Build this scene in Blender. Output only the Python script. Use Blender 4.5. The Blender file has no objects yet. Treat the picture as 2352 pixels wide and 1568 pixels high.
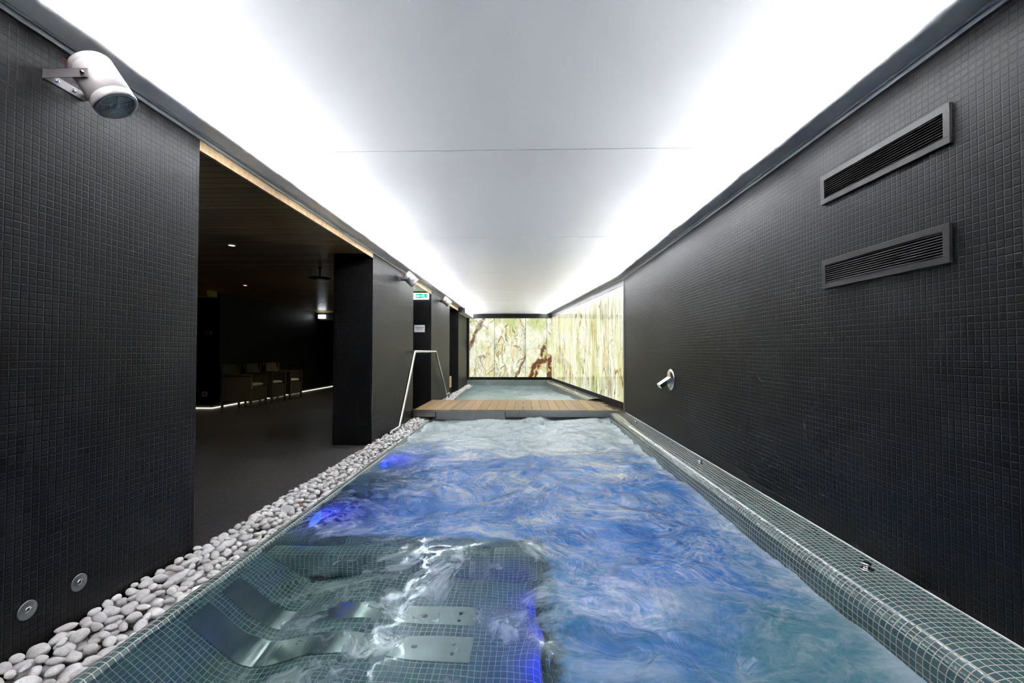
import bpy, bmesh, math, random
import numpy as np
from math import sin, cos, pi, radians, atan, sqrt
from mathutils import Vector, Matrix, noise

random.seed(7)
S = bpy.context.scene
COL = S.collection
VIEW = S.view_settings
VIEW.view_transform = 'Standard'; VIEW.look = 'None'; VIEW.gamma = 1.0; VIEW.exposure = 0.0
VIEW.use_curve_mapping = False

# ------------------------------------------------------------------ dimensions (metres)
CAM_Z = 1.105
XR, XL = 1.62, -1.79          # long walls
ZC = 2.30                     # stretched ceiling membrane
ZW = 2.27                     # timber ceiling of the side room
YB = -3.9                     # behind the camera
BR0, BR1 = 7.32, 8.87         # footbridge
YE = 14.4                     # end wall
ANG = -0.105                  # the onyx wall drifts inwards
def xa(y): return XR + ANG * (y - 7.36)
TILE = 0.0275
ZWAT, ZWAT2 = -0.012, 0.035
XPL = -1.525                  # left pool edge
BEX, BEY = 0.085, 2.56         # underwater lounger bench ends

# ------------------------------------------------------------------ node helper
class NT:
    def __init__(s, name):
        s.m = bpy.data.materials.new(name); s.m.use_nodes = True
        s.t = s.m.node_tree; s.t.nodes.clear()
        s.out = s.t.nodes.new('ShaderNodeOutputMaterial')
    def n(s, typ, ins=None, **props):
        nd = s.t.nodes.new('ShaderNode' + typ)
        for k, v in props.items(): setattr(nd, k, v)
        for k, v in (ins or {}).items():
            i = nd.inputs[k]
            if isinstance(v, bpy.types.NodeSocket): s.t.links.new(v, i)
            else:
                if hasattr(i.default_value, '__len__') and isinstance(v, (tuple, list)) and len(v) == 3 and len(i.default_value) == 4:
                    v = (*v, 1)
                i.default_value = v
        return nd
    def link(s, a, b): s.t.links.new(a, b)
    def math(s, op, a, b=0.0, c=0.0, clamp=False):
        return s.n('Math', {0: a, 1: b, 2: c}, operation=op, use_clamp=clamp).outputs[0]
    def ss(s, v, a, b, lo=0.0, hi=1.0, lin=False):
        return s.n('MapRange', {0: v, 1: a, 2: b, 3: lo, 4: hi},
                   interpolation_type='LINEAR' if lin else 'SMOOTHSTEP').outputs[0]
    def mix(s, f, a, b):
        nd = s.n('Mix', {}, data_type='RGBA')
        for i, v in ((0, f), (6, a), (7, b)):
            if isinstance(v, bpy.types.NodeSocket): s.link(v, nd.inputs[i])
            else: nd.inputs[i].default_value = (*v, 1) if isinstance(v, (tuple, list)) and len(v) == 3 else v
        return nd.outputs[2]
    def noise(s, vec, scale, detail=4, rough=.5, dist=0.0, col=False):
        nd = s.n('TexNoise', {'Vector': vec, 'Scale': scale, 'Detail': detail, 'Roughness': rough, 'Distortion': dist})
        return nd.outputs['Color' if col else 0]
    def vm(s, op, a, b=(0, 0, 0), scale=None):
        ins = {0: a, 1: b}
        nd = s.n('VectorMath', ins, operation=op)
        if scale is not None:
            if isinstance(scale, bpy.types.NodeSocket): s.link(scale, nd.inputs['Scale'])
            else: nd.inputs['Scale'].default_value = scale
        return nd.outputs['Value' if op in ('LENGTH', 'DISTANCE') else 0]
    def xyz(s, v):
        o = s.n('SeparateXYZ', {0: v}).outputs
        return o[0], o[1], o[2]
    def comb(s, x=0.0, y=0.0, z=0.0): return s.n('CombineXYZ', {0: x, 1: y, 2: z}).outputs[0]
    def pr(s, **k):
        names = {'color': 'Base Color', 'rough': 'Roughness', 'metal': 'Metallic', 'normal': 'Normal', 'spec': 'Specular IOR Level',
                 'coat': 'Coat Weight', 'coat_rough': 'Coat Roughness', 'emit': 'Emission Color', 'es': 'Emission Strength',
                 'trans': 'Transmission Weight', 'ior': 'IOR', 'sheen': 'Sheen Weight', 'alpha': 'Alpha'}
        return s.n('BsdfPrincipled', {names[a]: b for a, b in k.items()})
    def done(s, sh):
        s.link(sh.outputs[0] if hasattr(sh, 'outputs') else sh, s.out.inputs[0]); return s.m

def simple(name, color, rough=.5, metal=0.0, nscale=0, namt=.1, bump=0, **k):
    t = NT(name); c = color
    kw = dict(k)
    if nscale:
        v = t.n('TexCoord').outputs['Object']
        f = t.noise(v, nscale, 5, .6)
        c = t.mix(t.ss(f, .3, .7), tuple(max(0, x * (1 - namt)) for x in color), tuple(min(1, x * (1 + namt)) for x in color))
        if bump:
            kw['normal'] = t.n('Bump', {'Strength': bump, 'Distance': .01, 'Height': f}).outputs[0]
    return t.done(t.pr(color=c, rough=rough, metal=metal, **kw))

def mosaic(t, uv, s=TILE, g=.045):
    """square mosaic in metres: returns (tile mask, rounded height, random colour)"""
    p = t.vm('SCALE', uv, scale=1.0 / s)
    fl = t.vm('FLOOR', p); fr = t.vm('FRACTION', p)
    x, y, _ = t.xyz(fr)
    dx = t.math('MINIMUM', x, t.math('SUBTRACT', 1.0, x))
    dy = t.math('MINIMUM', y, t.math('SUBTRACT', 1.0, y))
    d = t.math('MINIMUM', dx, dy)
    mask = t.ss(d, g, g + .025)
    h = t.ss(d, g, g + .075)
    rnd = t.n('TexWhiteNoise', {0: fl}, noise_dimensions='2D').outputs
    return mask, h, rnd

def mat_dark_mosaic(name='black_mosaic', floor=False):
    t = NT(name)
    uv = t.n('UVMap').outputs[0]
    mask, h, rnd = mosaic(t, uv, TILE, .05)
    r = rnd[0]
    base = t.mix(r, (.0115, .0098, .0086), (.0085, .0088, .0115))
    tone = t.math('MULTIPLY_ADD', rnd[0], .35, .82)
    base = t.vm('SCALE', base, scale=tone)
    c = t.mix(mask, (.003, .003, .003), base)
    hh = h
    tilt = t.vm('SCALE', t.vm('SUBTRACT', rnd[1], (.5, .5, .5)), scale=.008 if floor else .012)
    b = t.n('Bump', {'Strength': 1.0, 'Distance': .0007, 'Height': hh}).outputs[0]
    nrm = t.vm('NORMALIZE', t.vm('ADD', b, tilt))
    if floor:
        # some tiles keep a wet gloss
        ro = t.math('MULTIPLY_ADD', r, -.06, .40)
        return t.done(t.pr(color=t.mix(mask, (.17, .16, .15), t.vm('SCALE', base, scale=2.6)), rough=ro, normal=nrm, spec=.5))
    return t.done(t.pr(color=c, rough=.46, normal=nrm, spec=.28))

def mat_pool_mosaic(wet=False):
    t = NT('submerged_teal_mosaic' if wet else 'teal_glass_mosaic')
    uv = t.n('UVMap').outputs[0]
    mask, h, rnd = mosaic(t, uv, TILE, .055)
    base = t.mix(rnd[0], (.048, .112, .125), (.085, .160, .160))
    dirt = t.noise(uv, 30, 4, .6)
    gr = t.mix(dirt, (.36, .335, .285), (.50, .465, .40))
    c = t.mix(mask, gr, base)
    ro = t.math('MULTIPLY_ADD', mask, -.50, .62)
    tilt = t.vm('SCALE', t.vm('SUBTRACT', rnd[1], (.5, .5, .5)), scale=.03)
    b = t.n('Bump', {'Strength': 1.0, 'Distance': .0012, 'Height': h}).outputs[0]
    nrm = t.vm('NORMALIZE', t.vm('ADD', b, tilt))
    if wet: return t.done(t.pr(color=t.vm('MULTIPLY', c, (1.35, 1.5, 1.42)), rough=.5, normal=nrm, spec=.08))
    return t.done(t.pr(color=c, rough=ro, normal=nrm, spec=.5, coat=t.math('MULTIPLY', mask, .35), coat_rough=.05))

def mat_membrane():
    t = NT('stretched_ceiling_film')
    tr = t.n('BsdfTranslucent', {0: (.80, .80, .82)})
    df = t.n('BsdfDiffuse', {0: (.72, .725, .74)})
    gl = t.n('BsdfGlossy', {'Color': (.9, .9, .9), 'Roughness': .22})
    a = t.n('MixShader', {0: .50, 1: tr.outputs[0], 2: df.outputs[0]})
    g = t.n('NewGeometry').outputs
    ca = t.math('ABSOLUTE', t.n('VectorMath', {0: g['Incoming'], 1: g['Normal']}, operation='DOT_PRODUCT').outputs['Value'])
    fr = t.math('MULTIPLY_ADD', t.math('POWER', t.math('SUBTRACT', 1.0, ca, clamp=True), 4.0), .55, .03)
    b = t.n('MixShader', {0: fr, 1: a.outputs[0], 2: gl.outputs[0]})
    return t.done(b)

def mat_onyx(name, seed, brown=0.0, blob=None, blob_r=.45, stretch=(1.0, .62), veins=1.0, grey=.3, strength=.96, band=None):
    """back-lit onyx slab; the UV is in metres inside the slab"""
    t = NT(name)
    uv = t.n('UVMap').outputs[0]
    p = t.vm('MULTIPLY', t.vm('ADD', uv, (seed * 3.7, seed * 1.9, 0)), (stretch[0], stretch[1], 1))
    p = t.n('VectorRotate', {'Vector': p, 'Angle': -.22}, rotation_type='Z_AXIS').outputs[0]
    w1 = t.vm('SCALE', t.vm('SUBTRACT', t.noise(p, 1.5, 2, .5, col=True), (.5, .5, .5)), scale=.38)
    w2 = t.vm('SCALE', t.vm('SUBTRACT', t.noise(p, 9.0, 3, .6, col=True), (.5, .5, .5)), scale=.045)
    q = t.vm('ADD', t.vm('ADD', p, w1), w2)
    backglow = t.noise(q, 1.25, 4, .55)
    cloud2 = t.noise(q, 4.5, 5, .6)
    base = t.mix(t.ss(backglow, .34, .52), (.62, .71, .30), (1.0, 1.0, .82))  # white lamp cores and greener edges painted into the emission colour
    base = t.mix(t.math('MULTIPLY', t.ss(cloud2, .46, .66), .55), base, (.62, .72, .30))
    fine = t.noise(t.vm('MULTIPLY', q, (1.5, .8, 1)), 22, 4, .7)
    base = t.mix(t.math('MULTIPLY', t.ss(fine, .48, .70), .36), base, (.46, .50, .15))
    gc = t.noise(t.vm('ADD', q, (9, 4, 0)), 1.7, 5, .65)
    base = t.mix(t.math('MULTIPLY', t.ss(gc, .70 - .22 * grey, .84 - .1 * grey), .85), base, (.40, .38, .30))
    # crack network
    qv = t.vm('ADD', q, t.vm('SCALE', t.vm('SUBTRACT', t.noise(q, 4.0, 3, .6, col=True), (.5, .5, .5)), scale=.20))
    v1 = t.n('TexVoronoi', {'Vector': qv, 'Scale': 2.1}, feature='DISTANCE_TO_EDGE').outputs[0]
    v2 = t.n('TexVoronoi', {'Vector': t.vm('ADD', qv, (3.3, 7.7, 0)), 'Scale': 6.5}, feature='DISTANCE_TO_EDGE').outputs[0]
    gate1 = t.ss(t.noise(q, 2.2, 3, .5), .46, .56)
    gate2 = t.ss(t.noise(t.vm('ADD', q, (5, 5, 5)), 3.0, 3, .5), .48, .58)
    k1 = t.math('MULTIPLY', t.ss(v1, .030, .004), gate1)
    k2 = t.math('MULTIPLY', t.ss(v2, .045, .006), gate2)
    base = t.mix(t.math('MULTIPLY', k2, min(1.0, .85 * veins)), base, (.32, .32, .07))
    base = t.mix(t.math('MULTIPLY', k1, min(1.0, 1.0 * veins)), base, (.17, .075, .014))
    # long ridged veins following the slab
    rv = t.noise(t.vm('MULTIPLY', q, (3.4, .8, 1)), 1.6, 6, .62)
    ridge = t.math('SUBTRACT', 1.0, t.math('MULTIPLY', t.math('ABSOLUTE', t.math('SUBTRACT', rv, .5)), 18.0), clamp=True)
    gate3 = t.ss(t.noise(q, 1.3, 2, .5), .40, .62)
    rr = t.math('MULTIPLY', t.math('POWER', ridge, 2.0), gate3)
    base = t.mix(t.math('MULTIPLY', rr, min(1.0, .95 * veins)), base, (.20, .17, .035))
    # orange streak
    og = t.noise(t.vm('MULTIPLY', t.vm('ADD', q, (1.1, 6, 0)), (2.2, .7, 1)), 1.8, 6, .6)
    orr = t.math('SUBTRACT', 1.0, t.math('MULTIPLY', t.math('ABSOLUTE', t.math('SUBTRACT', og, .52)), 30.0), clamp=True)
    base = t.mix(t.math('MULTIPLY', t.math('MULTIPLY', orr, gate1), .6), base, (.80, .52, .06))
    # dark brown cores
    bn = t.noise(t.vm('ADD', q, (2, 2, 2)), 2.4, 7, .62)
    thr = .80 - .16 * brown
    base = t.mix(t.ss(bn, thr, thr + .05), base, (.16, .06, .012))
    if band:                                   # a grey brown seam crossing the slab
        (ax, ay), (bx_, by_), wd = band
        L = sqrt((bx_ - ax) ** 2 + (by_ - ay) ** 2)
        nx, ny = -(by_ - ay) / L, (bx_ - ax) / L
        uw = t.vm('ADD', uv, t.vm('SCALE', t.vm('SUBTRACT', t.noise(uv, 3.5, 5, .6, col=True), (.5, .5, .5)), scale=.22))
        dd = t.math('ABSOLUTE', t.vm('DOT_PRODUCT', t.vm('SUBTRACT', uw, (ax, ay, 0)), (nx, ny, 0))) if False else None
        dn = t.n('VectorMath', {0: t.vm('SUBTRACT', uw, (ax, ay, 0)), 1: (nx, ny, 0)}, operation='DOT_PRODUCT').outputs['Value']
        dd = t.math('ABSOLUTE', dn)
        core = t.math('MULTIPLY', t.ss(dd, wd, wd * .55), t.ss(t.noise(q, 3, 4, .6), .30, .5))
        base = t.mix(core, base, (.34, .30, .20))
        core2 = t.math('MULTIPLY', t.ss(dd, wd * .8, wd * .3), t.ss(t.noise(t.vm('ADD', q, (8, 1, 1)), 6, 6, .7), .47, .55))
        base = t.mix(core2, base, (.16, .06, .01))
    if blob:
        f = None
        uw = t.vm('ADD', uv, t.vm('SCALE', t.vm('SUBTRACT', t.noise(uv, 4.6, 3, .5, col=True), (.5, .5, .5)), scale=.30))
        for (ax, ay, bx_, by_, wd) in blob:
            L2 = (bx_ - ax) ** 2 + (by_ - ay) ** 2
            rel = t.vm('SUBTRACT', uw, (ax, ay, 0))
            dt = t.n('VectorMath', {0: rel, 1: ((bx_ - ax) / L2, (by_ - ay) / L2, 0)}, operation='DOT_PRODUCT').outputs['Value']
            dt = t.math('ADD', dt, 0.0, clamp=True)
            pt = t.vm('SCALE', (bx_ - ax, by_ - ay, 0), scale=dt)
            d = t.vm('LENGTH', t.vm('SUBTRACT', rel, pt))
            d = t.math('DIVIDE', d, wd)
            f = d if f is None else t.math('MINIMUM', f, d)
        holes = t.ss(t.n('TexVoronoi', {'Vector': t.vm('MULTIPLY', uw, (1, .8, 1)), 'Scale': 5.5}).outputs[0], .20, .27)
        base = t.mix(t.math('MULTIPLY', t.ss(f, 1.9, 1.2), .75), base, (.62, .42, .12))
        base = t.mix(t.math('MULTIPLY', t.ss(f, 1.12, .92), holes), base, (.13, .045, .008))
    # even emission strength; the uneven lamp glow sits in the base colour
    es = strength
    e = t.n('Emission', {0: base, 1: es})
    gl = t.n('BsdfGlossy', {'Color': (1, 1, 1), 'Roughness': .03})
    fr = t.n('Fresnel', {0: 1.5}).outputs[0]
    sh = t.n('AddShader', {0: e.outputs[0], 1: t.n('MixShader', {0: fr, 1: t.n('BsdfDiffuse', {0: (.08, .08, .07)}).outputs[0], 2: gl.outputs[0]}).outputs[0]})
    t.m.cycles.emission_sampling = 'NONE'
    return t.done(sh)

def mat_pebble():
    t = NT('white_river_stone')
    v = t.n('TexCoord').outputs['Object']
    wp = t.n('NewGeometry').outputs['Position']
    rnd = t.n('ObjectInfo').outputs['Random']
    big = t.noise(wp, 17, 2, .5)
    f = t.noise(wp, 120, 5, .7)
    c = t.mix(t.ss(big, .3, .7), (.56, .53, .52), (.82, .80, .78))
    c = t.mix(t.math('MULTIPLY', rnd, .35), c, (.60, .58, .57))
    c = t.mix(t.math('MULTIPLY', t.ss(f, .52, .68), .48), c, (.27, .26, .28))
    st = t.noise(wp, 9, 3, .6)
    c = t.mix(t.math('MULTIPLY', t.ss(st, .66, .78), .35), c, (.55, .40, .24))
    b = t.n('Bump', {'Strength': .35, 'Distance': .002, 'Height': t.noise(wp, 260, 4, .6)}).outputs[0]
    return t.done(t.pr(color=c, rough=.62, normal=b))

def mat_wood_deck():
    t = NT('composite_deck_boards')
    v = t.n('TexCoord').outputs['Object']
    x, y, z = t.xyz(v)
    bid = t.math('FLOOR', t.math('DIVIDE', t.math('SUBTRACT', x, -1.79), .1483))
    rn = t.n('TexWhiteNoise', {'W': bid}, noise_dimensions='1D').outputs[0]
    g = t.noise(t.vm('MULTIPLY', v, (60, 2.2, 5)), 1.5, 5, .6)
    c = t.mix(g, (.26, .165, .062), (.38, .25, .10))
    c = t.vm('SCALE', c, scale=t.math('MULTIPLY_ADD', rn, .28, .86))
    # wet patch at the wall end and worn yellow spots on the front nosing
    wet = t.math('MULTIPLY', t.ss(t.math('ADD', x, t.math('MULTIPLY', t.noise(v, 5, 4, .6), .5)), 1.45, 1.75), .75)
    c = t.mix(wet, c, (.10, .035, .015))
    gx = t.math('ABSOLUTE', t.math('SUBTRACT', t.math('FRACT', t.math('MULTIPLY', x, 150)), .5))
    b = t.n('Bump', {'Strength': .3, 'Distance': .002, 'Height': t.ss(gx, .2, .4)}).outputs[0]
    ro = t.math('MULTIPLY_ADD', wet, -.4, .55)
    return t.done(t.pr(color=c, rough=ro, normal=b))

def mat_timber_ceiling():
    t = NT('dark_plank_ceiling')
    v = t.n('TexCoord').outputs['Object']
    x, y, z = t.xyz(v)
    py = t.math('DIVIDE', y, .096)
    fr = t.math('FRACT', py)
    gap = t.ss(t.math('MINIMUM', fr, t.math('SUBTRACT', 1.0, fr)), .02, .06)
    rn = t.n('TexWhiteNoise', {'W': t.math('FLOOR', py)}, noise_dimensions='1D').outputs[0]
    g = t.noise(t.vm('MULTIPLY', v, (1.6, 22, 1)), 2, 5, .6)
    c = t.mix(g, (.36, .215, .07), (.55, .34, .13))
    c = t.vm('SCALE', c, scale=t.math('MULTIPLY_ADD', rn, .5, .7))
    c = t.mix(gap, (.01, .008, .005), c)
    b = t.n('Bump', {'Strength': .6, 'Distance': .004, 'Height': gap}).outputs[0]
    return t.done(t.pr(color=c, rough=.30, normal=b))

def mat_steel(name='brushed_steel', c=(.50, .49, .48), rough=.32, ax=(4, 120, 120)):
    t = NT(name)
    v = t.n('TexCoord').outputs['Object']
    f = t.noise(t.vm('MULTIPLY', v, ax), 3, 4, .6)
    cl = t.noise(v, 5, 4, .6)
    col = t.mix(t.math('MULTIPLY_ADD', f, .6, t.math('MULTIPLY', cl, .4)), tuple(x * .8 for x in c), tuple(min(1, x * 1.15) for x in c))
    ro = t.math('MULTIPLY_ADD', f, .16, rough - .08)
    return t.done(t.pr(color=col, rough=ro, metal=1.0))

def mat_emit(name, c, s, alpha=None):
    t = NT(name)
    return t.done(t.pr(color=tuple(min(1, x) for x in c), rough=.3, emit=c, es=s))

def mat_water(name, near=True):
    t = NT(name)
    v = t.n('TexCoord').outputs['Object']
    x, y, z = t.xyz(v)
    P = t.comb(x, y, 0.0)
    def warp(p, sc, amt, det=3):
        return t.vm('ADD', p, t.vm('SCALE', t.vm('SUBTRACT', t.noise(p, sc, det, .5, col=True), (.5, .5, .5)), scale=amt))
    q = warp(warp(P, .9, 1.1, 1), 3.2, .34, 2)
    q2 = warp(q, 9.0, .11, 2)
    # masses of air bubbles
    n1 = t.noise(t.vm('MULTIPLY', q, (1.0, 1.5, 1)), 1.7, 5, .62)
    n2 = t.noise(t.vm('MULTIPLY', q2, (1.0, 1.8, 1)), 4.6, 5, .68)
    # hair thin filaments
    def ridged(p, sc, det, rough, k, mul=(1, 1, 1)):
        a = t.noise(t.vm('MULTIPLY', p, mul), sc, det, rough)
        return t.math('SUBTRACT', 1.0, t.math('MULTIPLY', t.math('ABSOLUTE', t.math('SUBTRACT', a, .5)), k), clamp=True)
    f1 = t.math('POWER', ridged(q2, 3.4, 4, .6, 16.0), 1.6)
    f2 = t.math('POWER', ridged(t.vm('ADD', q2, (4.1, 2.2, 0)), 8.5, 3, .65, 9.0), 1.5)
    f3 = t.math('POWER', ridged(t.vm('ADD', q2, (1.1, 9.2, 0)), 20.0, 3, .7, 6.0, (1, .45, 1)), 1.3)
    gate = t.ss(t.noise(q, 1.3, 3, .5), .36, .62)
    fil = t.math('ADD', t.math('ADD', t.math('MULTIPLY', f1, .55), t.math('MULTIPLY', f2, .45)), t.math('MULTIPLY', f3, .28))
    fil = t.math('MULTIPLY', fil, t.math('MULTIPLY_ADD', gate, .75, .30))
    bl = t.noise(t.vm('ADD', q, (13, 3, 0)), .75, 3, .5)
    if near:
        # where the jets blow: strongest under the bridge, none over the lounger
        wy = t.math('ADD', y, t.math('MULTIPLY', t.math('SUBTRACT', n1, .5), 2.6))
        jets = t.ss(wy, 4.1, 6.3)
        wx = t.math('ADD', x, t.math('MULTIPLY', t.math('SUBTRACT', n2, .5), .30))
        wy2 = t.math('ADD', y, t.math('MULTIPLY', t.math('SUBTRACT', n2, .5), .12))
        bench = t.math('MULTIPLY', t.ss(wx, BEX + .075, BEX - .01), t.ss(wy2, BEY + .24, BEY + .10))
        left = t.math('MULTIPLY', t.ss(wx, -.55, -1.35), t.ss(y, 5.6, 3.9))   # calmer dark water by the pebble side
        foam = t.math('ADD', t.ss(n1, .50, .74), t.math('MULTIPLY', t.ss(n2, .48, .78), .62))
        foam = t.math('ADD', t.math('MULTIPLY', foam, .50), t.math('MULTIPLY', fil, .62))
        still = t.math('MULTIPLY', t.ss(wy2, 2.3, 1.7), t.ss(wx, .35, .75))      # quieter teal corner in front
        foam = t.math('MULTIPLY', foam, t.math('MULTIPLY_ADD', still, -.55, 1.0))
        foam = t.math('ADD', foam, t.math('MULTIPLY', t.ss(wx, 1.22, 1.33), .30))
        foam = t.math('ADD', foam, t.math('MULTIPLY', jets, t.math('MULTIPLY_ADD', t.ss(n2, .25, .55), .62, .30)), clamp=True)
        body = t.math('MULTIPLY', t.math('SUBTRACT', 1.0, bench), t.math('MULTIPLY_ADD', left, -.60, .94))
        # over the bench: only drifting froth, denser towards its foot end
        bfo = t.math('MULTIPLY', t.math('ADD', t.math('ADD', t.math('MULTIPLY', f1, .40), t.math('MULTIPLY', f2, .30)), t.math('MULTIPLY', t.ss(n2, .44, .63), .80)),
                     t.math('MULTIPLY', t.ss(x, -1.35, -.45, .22, 1.0), t.math('MULTIPLY_ADD', gate, .70, .15)), clamp=True)
        opac = t.math('ADD', body, t.math('MULTIPLY', t.math('SUBTRACT', 1.0, body), t.math('MULTIPLY_ADD', bfo, .68, .20)), clamp=True)
        opac = t.math('MAXIMUM', opac, t.math('MULTIPLY', foam, t.math('SUBTRACT', 1.0, bench)))
        fcol = t.math('ADD', t.math('MULTIPLY', foam, t.math('SUBTRACT', 1.0, bench)), t.math('MULTIPLY', bench, t.math('MULTIPLY_ADD', bfo, .75, .08)), clamp=True)
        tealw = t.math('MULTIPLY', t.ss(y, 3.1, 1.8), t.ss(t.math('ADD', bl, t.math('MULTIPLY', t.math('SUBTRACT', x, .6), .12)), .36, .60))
        lit_tint = t.mix(tealw, (.014, .185, .60), (.070, .25, .31))  # blue lamp glow in the foam painted into the base colour
        lit_tint = t.mix(t.math('MULTIPLY', left, .8), lit_tint, (.015, .085, .20))
        lit_tint = t.mix(jets, lit_tint, (.14, .24, .36))
        lit_tint = t.mix(bench, lit_tint, (.085, .185, .180))
    else:
        wx = t.math('ADD', x, t.math('MULTIPLY', t.math('SUBTRACT', n1, .5), 1.0))
        mound = t.math('MULTIPLY', t.ss(wx, -.35, .45), t.ss(y, 12.4, 10.8))
        foam = t.math('ADD', t.math('MULTIPLY', t.ss(n2, .36, .62), .55), t.math('MULTIPLY', fil, .5))
        foam = t.math('ADD', foam, t.math('MULTIPLY', mound, .75), clamp=True)
        fcol = t.math('MULTIPLY_ADD', foam, .72, .28, clamp=True)
        opac = t.math('MAXIMUM', t.math('MULTIPLY', foam, .9), .72)
        lit_tint = t.mix(t.ss(y, 10.5, 12.8), (.34, .56, .44), (.08, .28, .36))  # green reflection of the onyx painted into the base colour
    white = (.76, .88, .89)
    c = t.mix(fcol, lit_tint, white)
    bump_h = t.noise(P, 4.5, 4, .62, 1.4)
    nrm = t.n('Bump', {'Strength': .6, 'Distance': .035, 'Height': bump_h}).outputs[0]
    df = t.n('BsdfDiffuse', {'Color': c, 'Normal': nrm})
    tc = t.mix(fcol, t.vm('SCALE', lit_tint, scale=2.0), (.80, .84, .92))
    tl = t.n('BsdfTranslucent', {'Color': tc, 'Normal': nrm})
    turb = t.n('MixShader', {0: .42, 1: df.outputs[0], 2: tl.outputs[0]})
    gl = t.n('BsdfGlossy', {'Color': (.9, .9, .9), 'Roughness': .10, 'Normal': nrm})
    fr = t.n('Fresnel', {0: 1.33, 'Normal': nrm}).outputs[0]
    turb = t.n('MixShader', {0: t.math('MULTIPLY', fr, .55 if near else .5), 1: turb.outputs[0], 2: gl.outputs[0]})
    glass = t.n('BsdfGlass', {'Color': (.78, .90, .92), 'Roughness': 0.0, 'IOR': 1.33})
    sh = t.n('MixShader', {0: opac, 1: glass.outputs[0], 2: turb.outputs[0]})
    return t.done(sh)

M = {}
M['wall'] = mat_dark_mosaic()
M['floor'] = mat_dark_mosaic('black_floor_mosaic', True)
M['pool'] = mat_pool_mosaic()
M['poolwet'] = mat_pool_mosaic(True)
M['film'] = mat_membrane()
M['stone'] = mat_pebble()
M['deck'] = mat_wood_deck()
M['plank'] = mat_timber_ceiling()
M['steel'] = mat_steel(c=(.34, .33, .33), rough=.34)
M['polished'] = mat_steel('polished_steel', (.72, .71, .69), .12)
M['rail'] = mat_steel('satin_rail_steel', (.66, .66, .62), .20, (20, 20, 20))
M['alu'] = simple('aluminium_profile', (.34, .36, .37), .45, .6, 8, .08)
M['track'] = simple('grey_track_metal', (.13, .13, .13), .4, .3, 8, .08)
M['darkmetal'] = simple('anthracite_metal', (.030, .030, .033), .38, .5, 20, .15)
M['vent'] = simple('grey_vent_enamel', (.034, .031, .029), .42, .0, 40, .12)
M['void'] = simple('unlit_duct', (.004, .004, .004), .9, 0, 5, .1)
M['plaster'] = simple('white_paint', (.80, .80, .80), .7, 0, 3, .04)
M['void_paint'] = simple('grey_ceiling_void_paint', (.52, .52, .52), .8, 0, 3, .04)
M['grit'] = simple('grey_gravel_bed', (.24, .23, .22), .9, 0, 160, .6, bump=.8)
M['beige'] = simple('pale_birch_trim', (.72, .50, .25), .5, 0, 24, .18)
M['beam'] = simple('ochre_beam', (.80, .58, .12), .55, 0, 12, .2)
M['white_plastic'] = simple('white_speaker_enamel', (.40, .36, .355), .30, 0, 6, .03, coat=.3)
M['grille'] = simple('grey_speaker_grille', (.46, .48, .46), .40, 0, 20, .1)
M['bracket'] = simple('grey_bracket_enamel', (.17, .155, .155), .40, .2, 20, .1)
M['black'] = simple('black_rubber', (.012, .012, .012), .6, 0, 20, .1)
M['redwire'] = simple('red_wire', (.45, .06, .02), .4, 0, 20, .1)
M['lens'] = mat_emit('downlight_glass', (1.0, .82, .62), 9.0)
M['green'] = mat_emit('exit_green', (.0, .62, .30), 1.1)
M['glow'] = mat_emit('exit_white', (.88, 1.0, .97), 2.4)
M['signwhite'] = mat_emit('emergency_light_cover', (.86, .95, 1.0), 5.0)
M['led'] = mat_emit('led_strip', (1.0, .93, .70), 2.6)
M['blue_lens'] = mat_emit('blue_pool_lens', (.003, .012, 1.0), 24.0)
M['blue_dot'] = mat_emit('blue_button_led', (.05, .10, 1.0), 1.2)
M['tube'] = mat_emit('fluorescent_tube', (.97, .985, 1.0), 146.0)
M['wicker'] = None
for k in ('led', 'green', 'blue_dot', 'lens'): M[k].cycles.emission_sampling = 'NONE'
M['cushion'] = simple('cream_cushion', (.88, .84, .66), .8, 0, 30, .06, bump=.1)
M['paper'] = simple('laminated_paper', (.92, .92, .95), .5, 0, 10, .03)
M['ink'] = simple('printed_ink', (.05, .05, .06), .6, 0, 10, .05)
M['inkgrey'] = simple('faded_ink', (.30, .30, .33), .6, 0, 10, .05)
M['plate'] = simple('bubble_plate_steel', (.58, .58, .52), .24, 1.0, 6, .08)
M['pale'] = simple('cream_switch_plastic', (.50, .46, .34), .5, 0, 10, .05)
def mat_wicker():
    t = NT('woven_brown_rattan')
    v = t.n('TexCoord').outputs['Object']
    x, y, z = t.xyz(v)
    a = t.math('SINE', t.math('MULTIPLY', t.math('ADD', t.math('ADD', x, y), z), 420.0))
    b = t.math('SINE', t.math('MULTIPLY', t.math('SUBTRACT', t.math('ADD', x, y), z), 420.0))
    h = t.math('MULTIPLY', a, b)
    c = t.mix(t.ss(h, -.6, .6), (.05, .04, .02), (.20, .17, .09))
    bp = t.n('Bump', {'Strength': .6, 'Distance': .003, 'Height': h}).outputs[0]
    return t.done(t.pr(color=c, rough=.6, normal=bp))
M['wicker'] = mat_wicker()
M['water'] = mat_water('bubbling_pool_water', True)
M['water2'] = mat_water('far_pool_water', False)

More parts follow.
